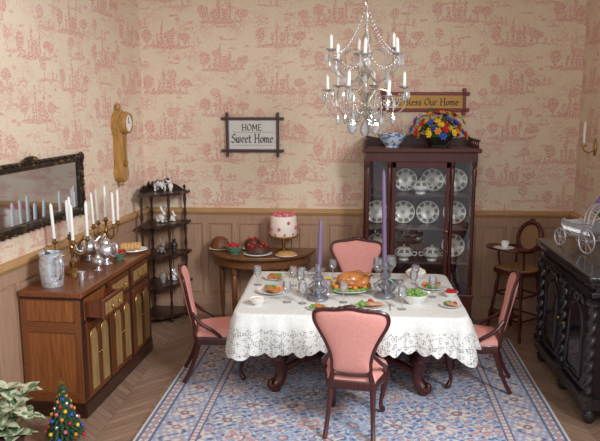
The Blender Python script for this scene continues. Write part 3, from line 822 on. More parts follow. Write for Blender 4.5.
for i,x in enumerate((-.36,0,.36)):
    xo=x; pull=.11 if i==0 else 0
    x0,x1=xo-.15,xo+.15
    dr=mkobj('drawer',None,sb,loc=(0,-pull,0))
    m=MB(); m.box(x0,x1,-d-.014,-d+.004,.572,.682,.004)
    if pull: m.box(x0+.01,x1-.01,-d,-d+.16,.58,.59); m.box(x0+.008,x0+.016,-d,-d+.16,.58,.67); m.box(x1-.016,x1-.008,-d,-d+.16,.58,.67)
    m.obj('drawer_front',SBDOOR,dr)
    MB().box(x0+.025,x1-.025,-d-.018,-d-.01,.592,.662,.003).obj('inlay_panel',SBP,dr)
    m=MB(); m.ball((xo-.05,-d-.026,.627),(.008,.01,.008),8); m.ball((xo+.05,-d-.026,.627),(.008,.01,.008),8); m.ctube([(xo-.05,-d-.03,.627,.003),(xo-.03,-d-.036,.608,.003),(xo+.03,-d-.036,.608,.003),(xo+.05,-d-.03,.627,.003)],4,6); m.obj('handle',BRASS,dr)
    for s in (-1,1):
        do=mkobj('door',None,sb)
        a0=xo+(-.148 if s<0 else .003); a1=a0+.145
        m=MB(); m.box(a0,a1,-d-.014,-d+.004,.105,.54,.004); m.obj('door_panel',SBDOOR,do)
        cx=(a0+a1)/2
        out=[(cx-.048,.135),(cx+.048,.135),(cx+.048,.44)]+[(cx+.048*math.cos(t*pi/10),.44+.06*math.sin(t*pi/10)) for t in range(1,10)]+[(cx-.048,.44)]
        MB().prism(out,-d-.019,-d-.01,'XZ',bev=.003).obj('inlay_panel',SBP,do)
        m=MB(); m.tube([(p[0],-d-.019,p[1]) for p in out],.004,6,True); m.obj('gilt_moulding',GILT,do)
        MB().ball((a1-.012 if s<0 else a0+.012,-d-.022,.33),.007,8).obj('handle',BRASS,do)
m=MB()
m.box(-w-.008,-w,-d,-d+.035,.09,.70,.002); m.box(-w-.008,-w,d-.035,d,.09,.70,.002); m.box(-w-.008,-w,-d+.03,d-.03,.50,.56,.002); m.box(-w-.008,-w,-d+.03,d-.03,.09,.15,.002); m.obj('end_frame',SBW,sb)

def candelabra(loc,rz,label):
    rt=thing('candelabra',label,'candelabra',loc,rz,'candelabra on the sideboard')
    MB().lathe([(0,0),(.05,0),(.05,.01),(.03,.02),(.012,.035),(.02,.06),(.022,.075),(.008,.09),(.008,.15),(.018,.17),(.01,.19),(.008,.23),(.02,.245),(.022,.25),(.012,.255),(.012,.27),(0,.27)],18).obj('stem',GILT,rt)
    am=None
    pos=[(0,0,.27)]
    for k in range(4):
        a=k*pi/2+.5
        if am is None:
            q=MB(); q.ctube([(.008,0,.15,.005),(.05,0,.12,.006),(.09,0,.15,.005),(.10,0,.20,.005)],6,7); q.lathe([(0,.195),(.008,.2),(.022,.212),(.022,.215),(.011,.216),(.011,.235),(0,.235)],14,M=T(.10,0,0))
            am=q.obj('arm',GILT,rt,rot=(0,0,a))
        else: share(am,rt,(0,0,0),(0,0,a))
        pos.append((.10*math.cos(a),.10*math.sin(a),.235))
    cm=None
    for p in pos:
        if cm is None: cm=MB().lathe([(0,0),(.0105,0),(.010,.21),(.003,.225),(0,.226)],10).obj('candle',WAX,rt,loc=p)
        else: share(cm,rt,p,(rnd.uniform(-.04,.04),rnd.uniform(-.04,.04),0))
    return rt
c1=candelabra(sbp(-.16,.045),0,'five-light brass candelabra with white candles beside silver teapot')
dup(c1,sbp(.38,.05),(0,0,.4),'five-light brass candelabra with white candles by pastry plate')
def teapot(loc,rz,sc=1,name='teapot',label='ornate silver teapot on the sideboard',mat=SILV):
    rt=thing(name,label,'teapot',loc,rz); rt.scale=(sc,)*3
    MB().lathe([(0,0),(.035,0),(.038,.006),(.016,.02),(.02,.03),(.05,.055),(.058,.085),(.045,.115),(.025,.13),(0,.13)],24,mod=lambda a,z:1+.03*math.cos(10*a)).obj('body',mat,rt)
    MB().lathe([(.028,.128),(.026,.14),(.012,.155),(.006,.158),(.010,.17),(0,.18)],18).obj('lid',mat,rt)
    MB().ctube([(.045,0,.06,.012),(.08,0,.075,.010),(.095,0,.11,.007),(.115,0,.135,.006)],6,10).obj('spout',mat,rt)
    MB().ctube([(-.045,0,.11,.005),(-.085,0,.135,.006),(-.10,0,.10,.006),(-.085,0,.06,.005),(-.05,0,.06,.004)],6,8).obj('handle',mat,rt)
    return rt
teapot(sbp(.09,-.07),2.6,1.15)
teapot(sbp(.18,.09),-2.2,1.15,'coffee_pot','tall silver coffee pot behind the teapot')
teapot(sbp(-.08,-.09),-1.2,.7,'cream_jug','small silver cream jug next to the teapot')
pt=thing('water_pitcher','etched silvery glass pitcher with handle at the sideboard edge','pitcher',sbp(-.45,.03),2.4,sc=1.1)
MB().lathe([(0,0),(.055,0),(.058,.008),(.062,.06),(.066,.12),(.058,.16),(.062,.185),(.058,.185),(.052,.16),(.058,.12),(.052,.02),(0,.015)],26,mod=lambda a,z:1+.02*math.cos(12*a)).obj('body',pm('etched_glass',C(206,210,214),.2,.4,.35,60,bmp=.4),pt)
MB().ctube([(-.06,0,.165,.007),(-.11,0,.17,.008),(-.12,0,.11,.008),(-.10,0,.06,.007),(-.06,0,.045,.006)],6,10).obj('handle',SILV,pt)
MB().ctube([(.05,0,.165,.02),(.075,0,.18,.012),(.09,0,.19,.005)],4,10).obj('spout',SILV,pt)
MB().lathe([(0,0),(.022,0),(.026,.05),(.023,.05),(.019,.004),(0,.004)],16).obj('tumbler',SILV,None,'small silver tumbler beside the pitcher','cup',sbp(-.30,-.08))
bowlthing('fruit_dish','footed green dish of red fruit between silver pieces','bowl',sbp(.25,-.09),.055,.05,TEAL,'fruit',RED,.014)
bb=thing('bread_plate','oval plate of golden pastries on the sideboard','plate',sbp(.46,-.10),.3,sc=1.3)
MB().lathe([(0,0),(.06,0),(.09,.016),(.088,.02),(.055,.008),(0,.008)],24,M=T(s=(1.0,.75,1))).obj('plate_dish',PORC,bb)
for k in range(6):
    m=MB(); m.ctube([(-.055+k*.018,-.035,.025,.010),(-.05+k*.018,0,.040,.017),(-.055+k*.02,.035,.025,.010)],4,8); m.obj('pastry',CRUST,bb)

# ---------------------------------------------------------------- corner etagere
ex,ey=.098,-.047
et=thing('corner_shelf','dark wooden corner what-not shelf with turned posts','shelf',(ex,ey,0))
R=.345
for zz in (.06,.32,.58,.84,1.10):
    out=[(0,0)]+[(R*math.cos(-a*pi/24)*(1+.03*math.cos(a*pi/2)),R*math.sin(-a*pi/24)*(1+.03*math.cos(a*pi/2))) for a in range(13)]
    MB().prism(out,zz-.006,zz+.016,'XY').obj('shelf_board',ETW,et)
ps=None
for x,y in ((R-.035,-.018),(.018,-R+.035),(.018,-.018),(R*.64,-R*.64)):
    pr=[(0,0),(.012,0),(.018,.02),(.012,.06)]
    for i in range(4):
        b=.076+i*.26; pr+=[(.016,b),(.008,b+.02),(.015,b+.06),(.008,b+.12),(.015,b+.19),(.009,b+.225),(.016,b+.24)]
    pr+=[(.016,1.12),(.008,1.13),(.014,1.15),(.0,1.17)]
    if ps is None: ps=MB().lathe(pr,10).obj('post',ETW,et,loc=(x,y,0))
    else: share(ps,et,(x,y,0))
m=MB(); m.prism(cr([(.02,1.11),(.03,1.19),(.12,1.16),(.22,1.17),(.30,1.12),(R-.02,1.11)],4),-.012,-.002,'XZ'); m.obj('crest',ETW,et)
m=MB(); m.prism(cr([(-.02,1.11),(-.03,1.19),(-.12,1.16),(-.22,1.17),(-.30,1.12),(-R+.02,1.11)],4),.002,.012,'YZ'); m.obj('crest',ETW,et)
def rabbit(loc,rz,mat,label,sc=1,name='rabbit_figurine'):
    m=MB(); m.ball((0,0,.035),(.042,.028,.034),12); m.ball((-.03,0,.03),(.026,.028,.028),10); m.ball((.035,0,.072),(.021,.018,.02),10); m.ball((.052,0,.068),(.01,.01,.009),8)
    for s in (-1,1):
        m.ctube([(.028,s*.008,.085,.007),(.018,s*.014,.11,.009),(.012,s*.018,.13,.003)],4,7); m.ball((.03,s*.015,.01),(.018,.008,.01),8); m.ball((-.02,s*.024,.014),(.022,.01,.014),8)
    m.ball((-.058,0,.03),.012,8)
    o=m.obj(name,mat,None,label,'figurine',loc,(0,0,rz),'figurines on the corner shelf'); o.scale=(sc,)*3; return o
def cow(loc,rz,label,sc=1):
    mt=pm('black_white_glaze',C(232,230,224),.3,0,0,26,c2=C(30,28,28),thr=.53)
    m=MB(); m.ball((0,0,.06),(.055,.027,.03),14); m.ctube([(.045,0,.07,.02),(.07,0,.09,.016),(.085,0,.09,.017),(.105,0,.075,.011)],4,10)
    for x in (-.035,.035):
        for s in (-1,1): m.ctube([(x,s*.015,.055,.012),(x+.003,s*.016,.03,.008),(x,s*.016,.004,.009)],4,8)
    for s in (-1,1): m.ctube([(.078,s*.012,.105,.004),(.08,s*.024,.112,.004),(.078,s*.03,.125,.002)],3,6)
    m.ctube([(-.052,0,.075,.004),(-.066,0,.06,.003),(-.066,0,.03,.004)],3,6)
    o=m.obj('cow_figurine',mt,None,label,'figurine',loc,(0,0,rz),'figurines on the corner shelf'); o.scale=(sc,)*3; return o
def vase(loc,mat,label,sc=1):
    o=MB().lathe([(0,0),(.025,0),(.022,.01),(.04,.05),(.036,.08),(.016,.105),(.024,.125),(.02,.125),(.012,.105),(.03,.07),(0,.02)],18).obj('vase',mat,None,label,'vase',loc,(0,0,0)); o.scale=(sc,)*3; return o
cow((ex+.13,ey-.14,1.1175),-.5,'black and white cow figurine on the top corner shelf',1.1)
vase((ex+.20,ey-.06,1.1175),PORC,'white china vase on the top corner shelf',.6)
rabbit((ex+.14,ey-.15,.8575),-.7,PORC,'white rabbit figurine on the corner shelf',1.1)
rabbit((ex+.21,ey-.09,.8575),-.2,CREAMP,'small cream rabbit figurine on the corner shelf',.7)
rabbit((ex+.13,ey-.16,.5975),-.9,GREYP,'grey stone rabbit figurine on the corner shelf',1.0)
vase((ex+.22,ey-.08,.5975),DKBOWL,'dark glazed vase on the corner shelf',.8)
vase((ex+.14,ey-.17,.3375),GREYP,'grey pottery vase on a lower corner shelf',.8)
rabbit((ex+.20,ey-.09,.3375),-.4,PORC,'small white rabbit figurine on a lower corner shelf',.8)

# ---------------------------------------------------------------- demi-lune side table
st=thing('side_table','brown wooden half-round side table holding cakes and bread','table',(1.07,-.05,0))
def half(w,d): return [(w*math.cos(-a*pi/24),d*math.sin(-a*pi/24)) for a in range(25)]
MB().prism(half(.47,.42),.595,.62,'XY',bev=.005,smooth=False).obj('tabletop',TABW,st)
MB().prism(half(.42,.36),.51,.596,'XY').obj('apron',TABW,st)
lgm=None
for x,y in ((-.34,-.06),(.34,-.06),(-.2,-.27),(.2,-.27)):
    if lgm is None:
        lgm=MB().lathe([(0,0),(.012,0),(.018,.02),(.012,.04),(.02,.12),(.024,.3),(.026,.40),(.015,.43),(.026,.45),(.026,.515),(0,.515)],12).obj('leg',TABW,st,loc=(x,y,0))
    else: share(lgm,st,(x,y,0))
zt=.621
ck=thing('frosted_cake','white frosted layer cake with pink roses on a cake stand','cake',(1.27,-.18,zt))
MB().lathe([(0,0),(.06,0),(.055,.01),(.014,.02),(.014,.115),(.04,.125),(.130,.13),(.130,.138),(0,.138)],28).obj('cake_stand',BRASS,ck)
MB().lathe([(0,.139),(.108,.139),(.112,.15),(.108,.290),(.097,.302),(0,.302)],30,mod=lambda a,z:1+.012*math.cos(20*a)).obj('cake',CREAMP,ck)
rm=None
for k in range(9):
    a=k*2*pi/9
    if rm is None:
        q=MB(); q.ball((0,0,0),.018,8); q.ball((.008,0,.010),.010,7); rm=q.obj('sugar_rose',PINKF,ck,loc=(.080*math.cos(a),.080*math.sin(a),.307))
    else: share(rm,ck,(.080*math.cos(a),.080*math.sin(a),.307))
    share(rm,ck,(.111*math.cos(a+.3),.111*math.sin(a+.3),.22+.035*math.sin(k*2)),(0,0,a),(.8,.8,.8))
    share(rm,ck,(.111*math.cos(a),.111*math.sin(a),.155),(0,0,a),(.6,.6,.6))
share(rm,ck,(0,0,.310),(0,0,0),(1.2,1.2,1))
def bakery(name,label,cat,loc,body,top,n,rr_,tr,tm,zt_,sc=1,bm_=CHOC):
    rt=thing(name,label,cat,loc,0,None,sc)
    MB().lathe([(0,0),(.09,0),(.115,.012),(.11,.015),(0,.008)],28).obj('plate',PORC,rt)
    MB().lathe(body,28,mod=lambda a,z:1+.03*math.cos(12*a)).obj('cake',bm_,rt)
    s0=None
    for k in range(n):
        a=k*2*pi/n; l=(rr_*math.cos(a),rr_*math.sin(a),zt_)
        if s0 is None: s0=MB().ball((0,0,0),(tr,tr,tr*1.1),8).obj(top,tm,rt,loc=l)
        else: share(s0,rt,l)
    return rt
bakery('fruit_wreath_cake','dark chocolate ring cake topped with strawberries','cake',(1.07,-.33,zt),[(.03,.02),(.045,.012),(.085,.012),(.105,.03),(.085,.065),(.06,.07),(.038,.05),(.03,.02)],'strawberry',6,.07,.014,RED,.072,1.05)
bowlthing('mixed_fruit_bowl','green bowl with red and white sweets on side table','bowl',(.87,-.30,zt),.08,.065,TEAL,'sweets',RED,.016,10)
bl=thing('plum_pudding','ridged dark brown pudding cake on a white plate','cake',(.725,-.15,zt))
MB().lathe([(0,0),(.07,0),(.095,.012),(.09,.014),(0,.008)],26).obj('plate',PORC,bl)
MB().lathe([(0,.01),(.078,.01),(.076,.05),(.058,.09),(.030,.105),(0,.108)],32,mod=lambda a,z:1+.05*math.cos(12*a)).obj('pudding',BREAD,bl)
p2=thing('flat_pie','golden pastry tart on a plate at the side table edge','pie',(1.31,-.375,zt),sc=.95)
MB().lathe([(0,0),(.065,0),(.095,.012),(.09,.014),(0,.008)],26).obj('plate',PORC,p2)
MB().lathe([(0,.036),(.055,.036),(.080,.026),(.082,.008)],26,mod=lambda a,z:1+.03*math.cos(16*a)).obj('tart',CRUST,p2)
bakery('bundt_cake','dark bundt cake on a white plate','cake',(1.00,-.12,zt),[(.015,.06),(.02,.01),(.08,.01),(.085,.05),(.055,.10),(.03,.10),(.015,.06)],'cherry',5,.045,.012,RED,.105,.85)

# ---------------------------------------------------------------- high chair
HX,HY,HR=3.17,-.38,-.9
hc=thing('high_chair','dark brown turned-wood high chair with oval cane back and tray','high chair',(HX,HY,0),HR,sc=1.04)
m=MB(); m.puff(cr([(.12,-.12),(.13,.1),(-.13,.1),(-.12,-.12)],5,True),lambda x,y,h:(x,y,.535+h),.014,.014); m.obj('seat',CANE,hc)
m=MB(); m.prism(cr([(.13,-.13),(.14,.11),(-.14,.11),(-.13,-.13)],5,True),.50,.53,'XY'); m.obj('seat_frame',MAHOG,hc)
for sx in (-1,1):
    for sy in (-1,1):
        m=MB(); P=[(sx*.10,sy*.09,.51),(sx*.155,sy*.145,.0)]
        n=14; prr=[.012,.016,.011,.015,.017,.012,.010,.015,.011,.014,.016,.013,.010,.012,.014]
        m.tube([tuple(P[0][i]+(P[1][i]-P[0][i])*t/n for i in range(3)) for t in range(n+1)],prr,8); m.obj('leg',MAHOG,hc)
for t in (.35,.7):
    q=lambda sx,sy:(sx*(.10+.055*t),sy*(.09+.055*t),.51*(1-t))
    for a,b in (((-1,-1),(1,-1)),((-1,1),(1,1)),((-1,-1),(-1,1)),((1,-1),(1,1))):
        m=MB(); m.tube([q(*a),q(*b)],.008,6); m.obj('stretcher',MAHOG,hc)
m=MB(); m.box(-.12,.12,-.19,-.11,.19,.203,.003); m.obj('footrest',MAHOG,hc)
for s in (-1,1):
    m=MB()
    m.tube([(s*.105,.10,.52),(s*.105,.12,.72)],.009,7)
    m.ctube([(s*.105,.11,.68,.009),(s*.125,0,.69,.010),(s*.12,-.12,.69,.010)],5,8); m.tube([(s*.11,-.08,.53),(s*.12,-.10,.69)],.008,7); m.obj('arm',MAHOG,hc)
m=MB()
hoop=[(.10*math.cos(a*pi/12),.12+.03*math.sin(a*pi/12),.76+.11*math.sin(a*pi/12)) for a in range(24)]
m.tube(hoop,.019,8,True); m.ball((0,.15,.885),(.03,.012,.02),8); m.obj('back_frame',MAHOG,hc)
m=MB(); m.loft([[(p[0]*k,.12+(p[1]-.12)*k+o,.76+(p[2]-.76)*k) for p in hoop] for k,o in ((.90,-.003),(.90,.003))]); m.obj('cane_back',CANE,hc)
m=MB(); m.prism(cr([(.14,-.10),(.15,-.20),(.08,-.25),(-.08,-.25),(-.15,-.20),(-.14,-.10)],5,True),.70,.714,'XY'); m.obj('tray',MAHOG,hc)
hcR=Matrix.Rotation(HR,3,'Z')@Vector((0,-.19,0))
MB().lathe([(0,0),(.075,0),(.077,.002),(0,.004)],24,mod=lambda a,z:1+.08*math.cos(10*a)).obj('doily',PORC,None,'white lace doily lying on the high chair tray','doily',(HX+hcR.x,HY+hcR.y,.7435))
MB().lathe([(0,0),(.022,0),(.032,.03),(.030,.045),(.026,.045),(.024,.01),(0,.008)],16).obj('baby_cup',PORC,None,'small white cup on the high chair tray','cup',(HX+hcR.x+.01,HY+hcR.y+.01,.7482))

# ---------------------------------------------------------------- black carved cabinet
bc=thing('carved_cabinet','black carved cabinet with barley-twist columns and arched glazed doors','cabinet',(3.42,-1.44,0),-pi/2)
w,d=.53,.235
m=MB(); m.box(-w+.03,w-.03,-d+.03,d,.12,.84); m.obj('body',BLACKX,bc)
m=MB(); m.box(-w-.03,w+.03,-d-.035,d,.87,.90,.008); m.box(-w-.015,w+.015,-d-.02,d,.845,.872,.006); m.obj('top',BLACKW,bc)
m=MB(); m.box(-w,w,-d-.005,d,.09,.15,.008); m.box(-w-.01,w+.01,-d-.012,d,.15,.165,.004); m.obj('plinth',BLACKW,bc)
m=MB(); m.box(-w,w,-d-.005,d,.77,.80,.004)
for i in range(26): m.ball((-w+.04+i*(2*w-.08)/25,-d+.02,.825),(.014,.02,.016),7,None,5)
for s in (-1,1):
    for i in range(10): m.ball((s*(w-.025),-d+.05+i*.042,.825),(.02,.014,.016),7,None,5)
m.box(-w+.01,w-.01,-d+.02,d,.80,.848); m.obj('carved_frieze',BLACKW,bc)
def twist(M,r,z0,z1,turns,n=44,seg=14):
    m=MB(); rings=[]
    for i in range(n+1):
        t=i/n; zz=z0+(z1-z0)*t; ph=turns*2*pi*t
        rings.append([(r*(1+.3*math.cos(2*(2*pi*j/seg-ph)))*math.cos(2*pi*j/seg),r*(1+.3*math.cos(2*(2*pi*j/seg-ph)))*math.sin(2*pi*j/seg),zz) for j in range(seg)])
    m.loft(rings,M)
    for a,b in ((z0-.04,z0+.005),(z1-.005,z1+.04)):
        m.lathe([(0,a),(r*1.7,a),(r*1.7,a+.012),(r*1.2,(a+b)/2),(r*1.6,b-.01),(0,b)],14,M)
    return m
col=None
for x in (-w+.03,0,w-.03):
    if col is None: col=twist(None,.026,.20,.73,3.5).obj('twist_column',BLACKW,bc,loc=(x,-d+.018,0))
    else: share(col,bc,(x,-d+.018,0))
ft=None
for x in (-w+.05,0,w-.05):
    for y in (-d+.045,d-.06):
        if ft is None: ft=MB().lathe([(0,0),(.022,0),(.04,.03),(.044,.055),(.03,.08),(.034,.095),(0,.095)],16).obj('foot',BLACKW,bc,loc=(x,y,0))
        else: share(ft,bc,(x,y,0))
for s in (-1,1):
    do=mkobj('door',None,bc); x0=.045 if s>0 else -w+.075; x1=w-.075 if s>0 else -.045; cx=(x0+x1)/2
    MB().box(x0,x1,-d+.012,-d+.035,.17,.765,.005).obj('door_panel',BLACKW,do)
    out=[(cx-.12,.24),(cx+.12,.24),(cx+.12,.55)]+[(cx+.12*math.cos(t*pi/12),.55+.12*math.sin(t*pi/12)) for t in range(1,12)]+[(cx-.12,.55)]
    MB().prism([(cx+(p[0]-cx)*.95,.45+(p[1]-.45)*.96) for p in out],-d+.009,-d+.013,'XZ').obj('glazed_panel',BLKGL,do)
    m=MB(); m.tube([(p[0],-d+.01,p[1]) for p in out],.012,8,True)
    for k in range(8):
        a=k*pi/4; m.ball((cx+.035*math.cos(a),-d+.006,.705+.022*math.sin(a)),(.016,.012,.012),7,None,5)
    for k in range(5): m.ball((cx-.08+.04*k,-d+.006,.205),(.018,.012,.014),7,None,5)
    for t in (-1,1): m.ctube([(cx+t*.12,-d+.006,.69,.012),(cx+t*.10,-d+.004,.72,.013),(cx+t*.06,-d+.006,.73,.008)],4,7)
    m.obj('carved_arch',BLACKW,do)
    MB().ball((x1-.012 if s<0 else x0+.012,-d+.002,.47),.01,8).obj('handle',BRASS,do)
out=[(-.14,.24),(.14,.24),(.14,.70),(-.14,.70)]
for xx in (w-.028,-w+.028):
    m=MB(); m.tube([(xx,p[0],p[1]) for p in out],.01,6,True); m.obj('end_moulding',BLACKW,bc)

# silver carriage
WIRE=pm('white_silver_wire',C(222,224,230),.28,.6,.15,20)
cg=thing('miniature_carriage','silvery openwork carriage ornament with wheels on the black cabinet','ornament',(3.36,-1.26,.902),1.9,sc=1.28)
def wheel(m,x,y,r):
    m.tube([(x+r*math.cos(a*pi/10),y,r+.004+r*math.sin(a*pi/10)) for a in range(20)],.004,6,True)
    for k in range(8):
        a=k*pi/4; m.tube([(x,y,r+.004),(x+r*math.cos(a),y,r+.004+r*math.sin(a))],.002,5)
    m.ball((x,y,r+.004),.009,7)
for x,rr in ((.11,.045),(-.10,.06)):
    for y in (-.065,.065):
        q=MB(); wheel(q,x,y,rr); q.obj('wheel',WIRE,cg)
m=MB()
m.tube([(.11,-.065,.049),(.11,.065,.049)],.004,6); m.tube([(-.10,-.065,.064),(-.10,.065,.064)],.004,6); m.ctube([(-.13,0,.07,.005),(0,0,.055,.005),(.14,0,.06,.005),(.19,0,.10,.004),(.18,0,.13,.004)],6,7)
m.obj('chassis',WIRE,cg)
m=MB()
for k in range(13):
    y=-.05+k*.00833
    m.ctube([(-.12,y,.17,.003),(-.09,y,.10,.003),(-.02,y,.075,.003),(.06,y,.09,.003),(.10,y,.14,.003)],5,5)
for s in (-1,1):
    m.ctube([(-.13,s*.05,.175,.004),(-.05,s*.052,.145,.004),(.04,s*.052,.135,.004),(.11,s*.05,.145,.004)],5,6)
    for k in range(16):
        x=-.10+k*.013; m.ctube([(x,s*.05,.09,.003),(x+.012,s*.054,.115,.003),(x,s*.05,.14,.003)],4,5)
m.ctube([(-.13,-.05,.175,.004),(-.14,0,.19,.004),(-.13,.05,.175,.004)],5,6); m.obj('openwork_body',WIRE,cg)
m=MB()
for k in range(15):
    a=k*pi/14; m.ctube([(-.06,-.055*math.cos(a*1),.15+.09*math.sin(a),.003),(-.09,-.055*math.cos(a),.15+.10*math.sin(a),.003),(-.125,-.05*math.cos(a),.155+.075*math.sin(a),.003)],4,5)
for xx,rr in ((-.06,.09),(-.09,.10),(-.125,.075)):
    m.tube([(xx,-.055*math.cos(k*pi/12),.15+rr*math.sin(k*pi/12)) for k in range(13)],.0035,6)
m.obj('hood',WIRE,cg)
fa2=thing('lilac_flowers','lilac flowers in a white vase on the black cabinet','flowers',(3.58,-1.00,.902))
MB().lathe([(0,0),(.03,0),(.045,.05),(.03,.10),(.035,.12),(.03,.12),(.025,.1),(0,.02)],18).obj('vase',PORC,fa2)
m=MB()
LIL=pm('lilac_petal',C(150,120,190),.7,0,.2,60)
for k in range(40):
    a=rnd.uniform(0,2*pi); q=.06*math.sqrt(rnd.random()); m.ball((q*math.cos(a),q*math.sin(a),.22+.07*rnd.random()+.05*(1-q/.06)),.014,6,None,5)
m.obj('blossoms',LIL,fa2)
m=MB()
for k in range(10):
    a=k*.63; m.ctube([(0,0,.10,.003),(.03*math.cos(a),.03*math.sin(a),.17,.003),(.06*math.cos(a),.06*math.sin(a),.20,.008),(.08*math.cos(a),.08*math.sin(a),.19,.002)],3,5)
m.obj('leaves',GREEN,fa2)

sc=thing('wall_sconce','brass wall sconce holding a cream candle','sconce',(RW-.001,-.42,1.52),-pi/2)
m=MB(); m.puff(cr([(0,-.07),(.03,0),(0,.07),(-.03,0)],5,True),lambda x,z,h:(x,-.008-h,z),.008,.006); m.ctube([(0,-.01,-.02,.005),(0,-.05,-.045,.005),(0,-.09,-.02,.005),(0,-.09,.01,.005)],6,7); m.lathe([(0,0),(.026,.01),(.026,.013),(.012,.014),(.012,.03),(0,.03)],14,M=T(0,-.09,0)); m.obj('bracket',BRASS,sc)
MB().lathe([(0,.03),(.010,.03),(.009,.19),(0,.20)],10,M=T(0,-.09,0)).obj('candle',WAX,sc)

# ---------------------------------------------------------------- plants
pl=thing('potted_plant','potted plant with broad pointed pale green variegated leaves','plant',(.015,-2.50,0))
MB().lathe([(0,0),(.05,0),(.07,.10),(.075,.10),(.075,.12),(.068,.12),(.06,.10),(0,.10)],20).obj('pot',TERRA,pl)
def leafmesh(m,M,L,W):
    n=7; vs=[];fs=[]
    for i in range(n+1):
        t=i/n; ww=W*(math.sin(pi*min(1,t*.97+.015)**.8))*(1-.25*t); zz=.10*L*math.sin(t*2.2)-.22*L*t*t
        vs+=[(L*t,-ww,zz+.22*ww),(L*t,0,zz),(L*t,ww,zz+.22*ww)]
    for i in range(n):
        a=i*3; fs+=[(a,a+1,a+4,a+3),(a+1,a+2,a+5,a+4)]
    m.add(vs,fs,M)
m=MB(); st_=MB()
for cx_,cy_,cz_,cnt in ((0,0,.37,6),(.06,-.06,.29,6),(-.06,-.05,.31,6),(.05,.06,.31,5),(-.05,.07,.25,5),(.08,.0,.21,5),(0,-.09,.21,6),(.06,-.07,.14,6),(-.05,-.06,.15,6)):
    st_.ctube([(0,0,.10,.005),(cx_*.5,cy_*.5,.10+(cz_-.10)*.5,.005),(cx_,cy_,cz_,.004)],4,6)
    for k in range(cnt):
        a=k*2*pi/cnt+cz_*20; L=rnd.uniform(.10,.125)
        leafmesh(m,T(cx_,cy_,cz_,rz=a,ry=rnd.uniform(-.55,.15)),L,L*.40)
m.obj('leaves',VARIE,pl); st_.obj('stems',GREEN,pl)
xt=thing('christmas_tree','small decorated christmas tree with coloured baubles and gold star','tree',(.25,-2.36,0),sc=1.18)
MB().lathe([(0,0),(.03,0),(.04,.04),(.035,.04),(0,.03)],14).obj('pot',TERRA,xt)
m=MB(); m.tube([(0,0,.03),(0,0,.29)],[.008,.003],6)
for t in range(10):
    zz=.055+t*.0235; R_=.088*(1-t/10.5)
    nb=18-t
    for k in range(nb):
        a=2*pi*k/nb+t*.5; m.ctube([(0,0,zz+.015,.013),(R_*.6*math.cos(a),R_*.6*math.sin(a),zz+.006,.013),(R_*math.cos(a),R_*math.sin(a),zz-.01,.003)],3,5)
m.obj('branches',DGREEN,xt)
bm_={}
for k in range(54):
    t=(k+.5)/54; zz=.045+t*.22; R_=.092*(1-t*.92); a=k*2.4
    mt=[RED,YELL,BLUEF,SILV,PINKF,ORAN][k%6]
    if mt.name not in bm_:
        q=MB(); q.ball((0,0,0),.0095,8,None,6); bm_[mt.name]=q.mesh('bauble'); bm_[mt.name].materials.append(mt)
    mkobj('bauble',bm_[mt.name],xt,loc=(R_*math.cos(a),R_*math.sin(a),zz))
stp=[((.026 if k%2==0 else .011)*math.sin(k*pi/5),.30+(.026 if k%2==0 else .011)*math.cos(k*pi/5)) for k in range(10)]
MB().prism(stp,-.003,.003,'XZ').obj('star',BRASS,xt)

# ---------------------------------------------------------------- chandelier
cd=thing('chandelier','two-tier crystal chandelier with white candles hanging over table','chandelier',(1.905,-1.33,0))
m=MB()
for k in range(23):
    zz=2.47+k*.0265
    M=T(0,0,zz,rz=(k%2)*pi/2)
    m.tube([(.009*math.cos(a*pi/5),0,.016*math.sin(a*pi/5)) for a in range(10)],.0028,5,True,M)
m.lathe([(0,3.05),(.02,3.05),(.05,3.08),(.055,3.098),(0,3.098)],18); m.obj('chain',CHANM,cd)
m=MB(); m.lathe([(0,1.76),(.012,1.77),(.03,1.785),(.045,1.805),(.048,1.815),(.025,1.83),(.010,1.85),(.014,1.88),(.032,1.92),(.018,1.95),(.008,1.97),(.010,2.00),(.036,2.03),(.044,2.05),(.018,2.07),(.007,2.11),(.010,2.18),(.022,2.22),(.032,2.25),(.014,2.28),(.006,2.32),(.010,2.36),(.022,2.39),(.006,2.43),(.004,2.46),(0,2.46)],20,mod=lambda a,z:1+.06*math.cos(8*a)); m.obj('stem',CHANM,cd)
cndl=bob=None
def teardrop(parent,nm='crystal_drop'):
    q=MB(); q.lathe([(0,-.062),(.006,-.057),(.0115,-.044),(.0120,-.034),(.008,-.018),(.003,-.004),(0,0)],6); q.ball((0,0,.006),.005,6,None,5)
    for f in q.bm.faces: f.smooth=False
    return q.obj(nm,CRYS,parent)
drop=None
tiers=[(6,1.92,.245,0.15,1.80),(6,2.15,.225,.60,2.05)]
rc=random.Random(5)
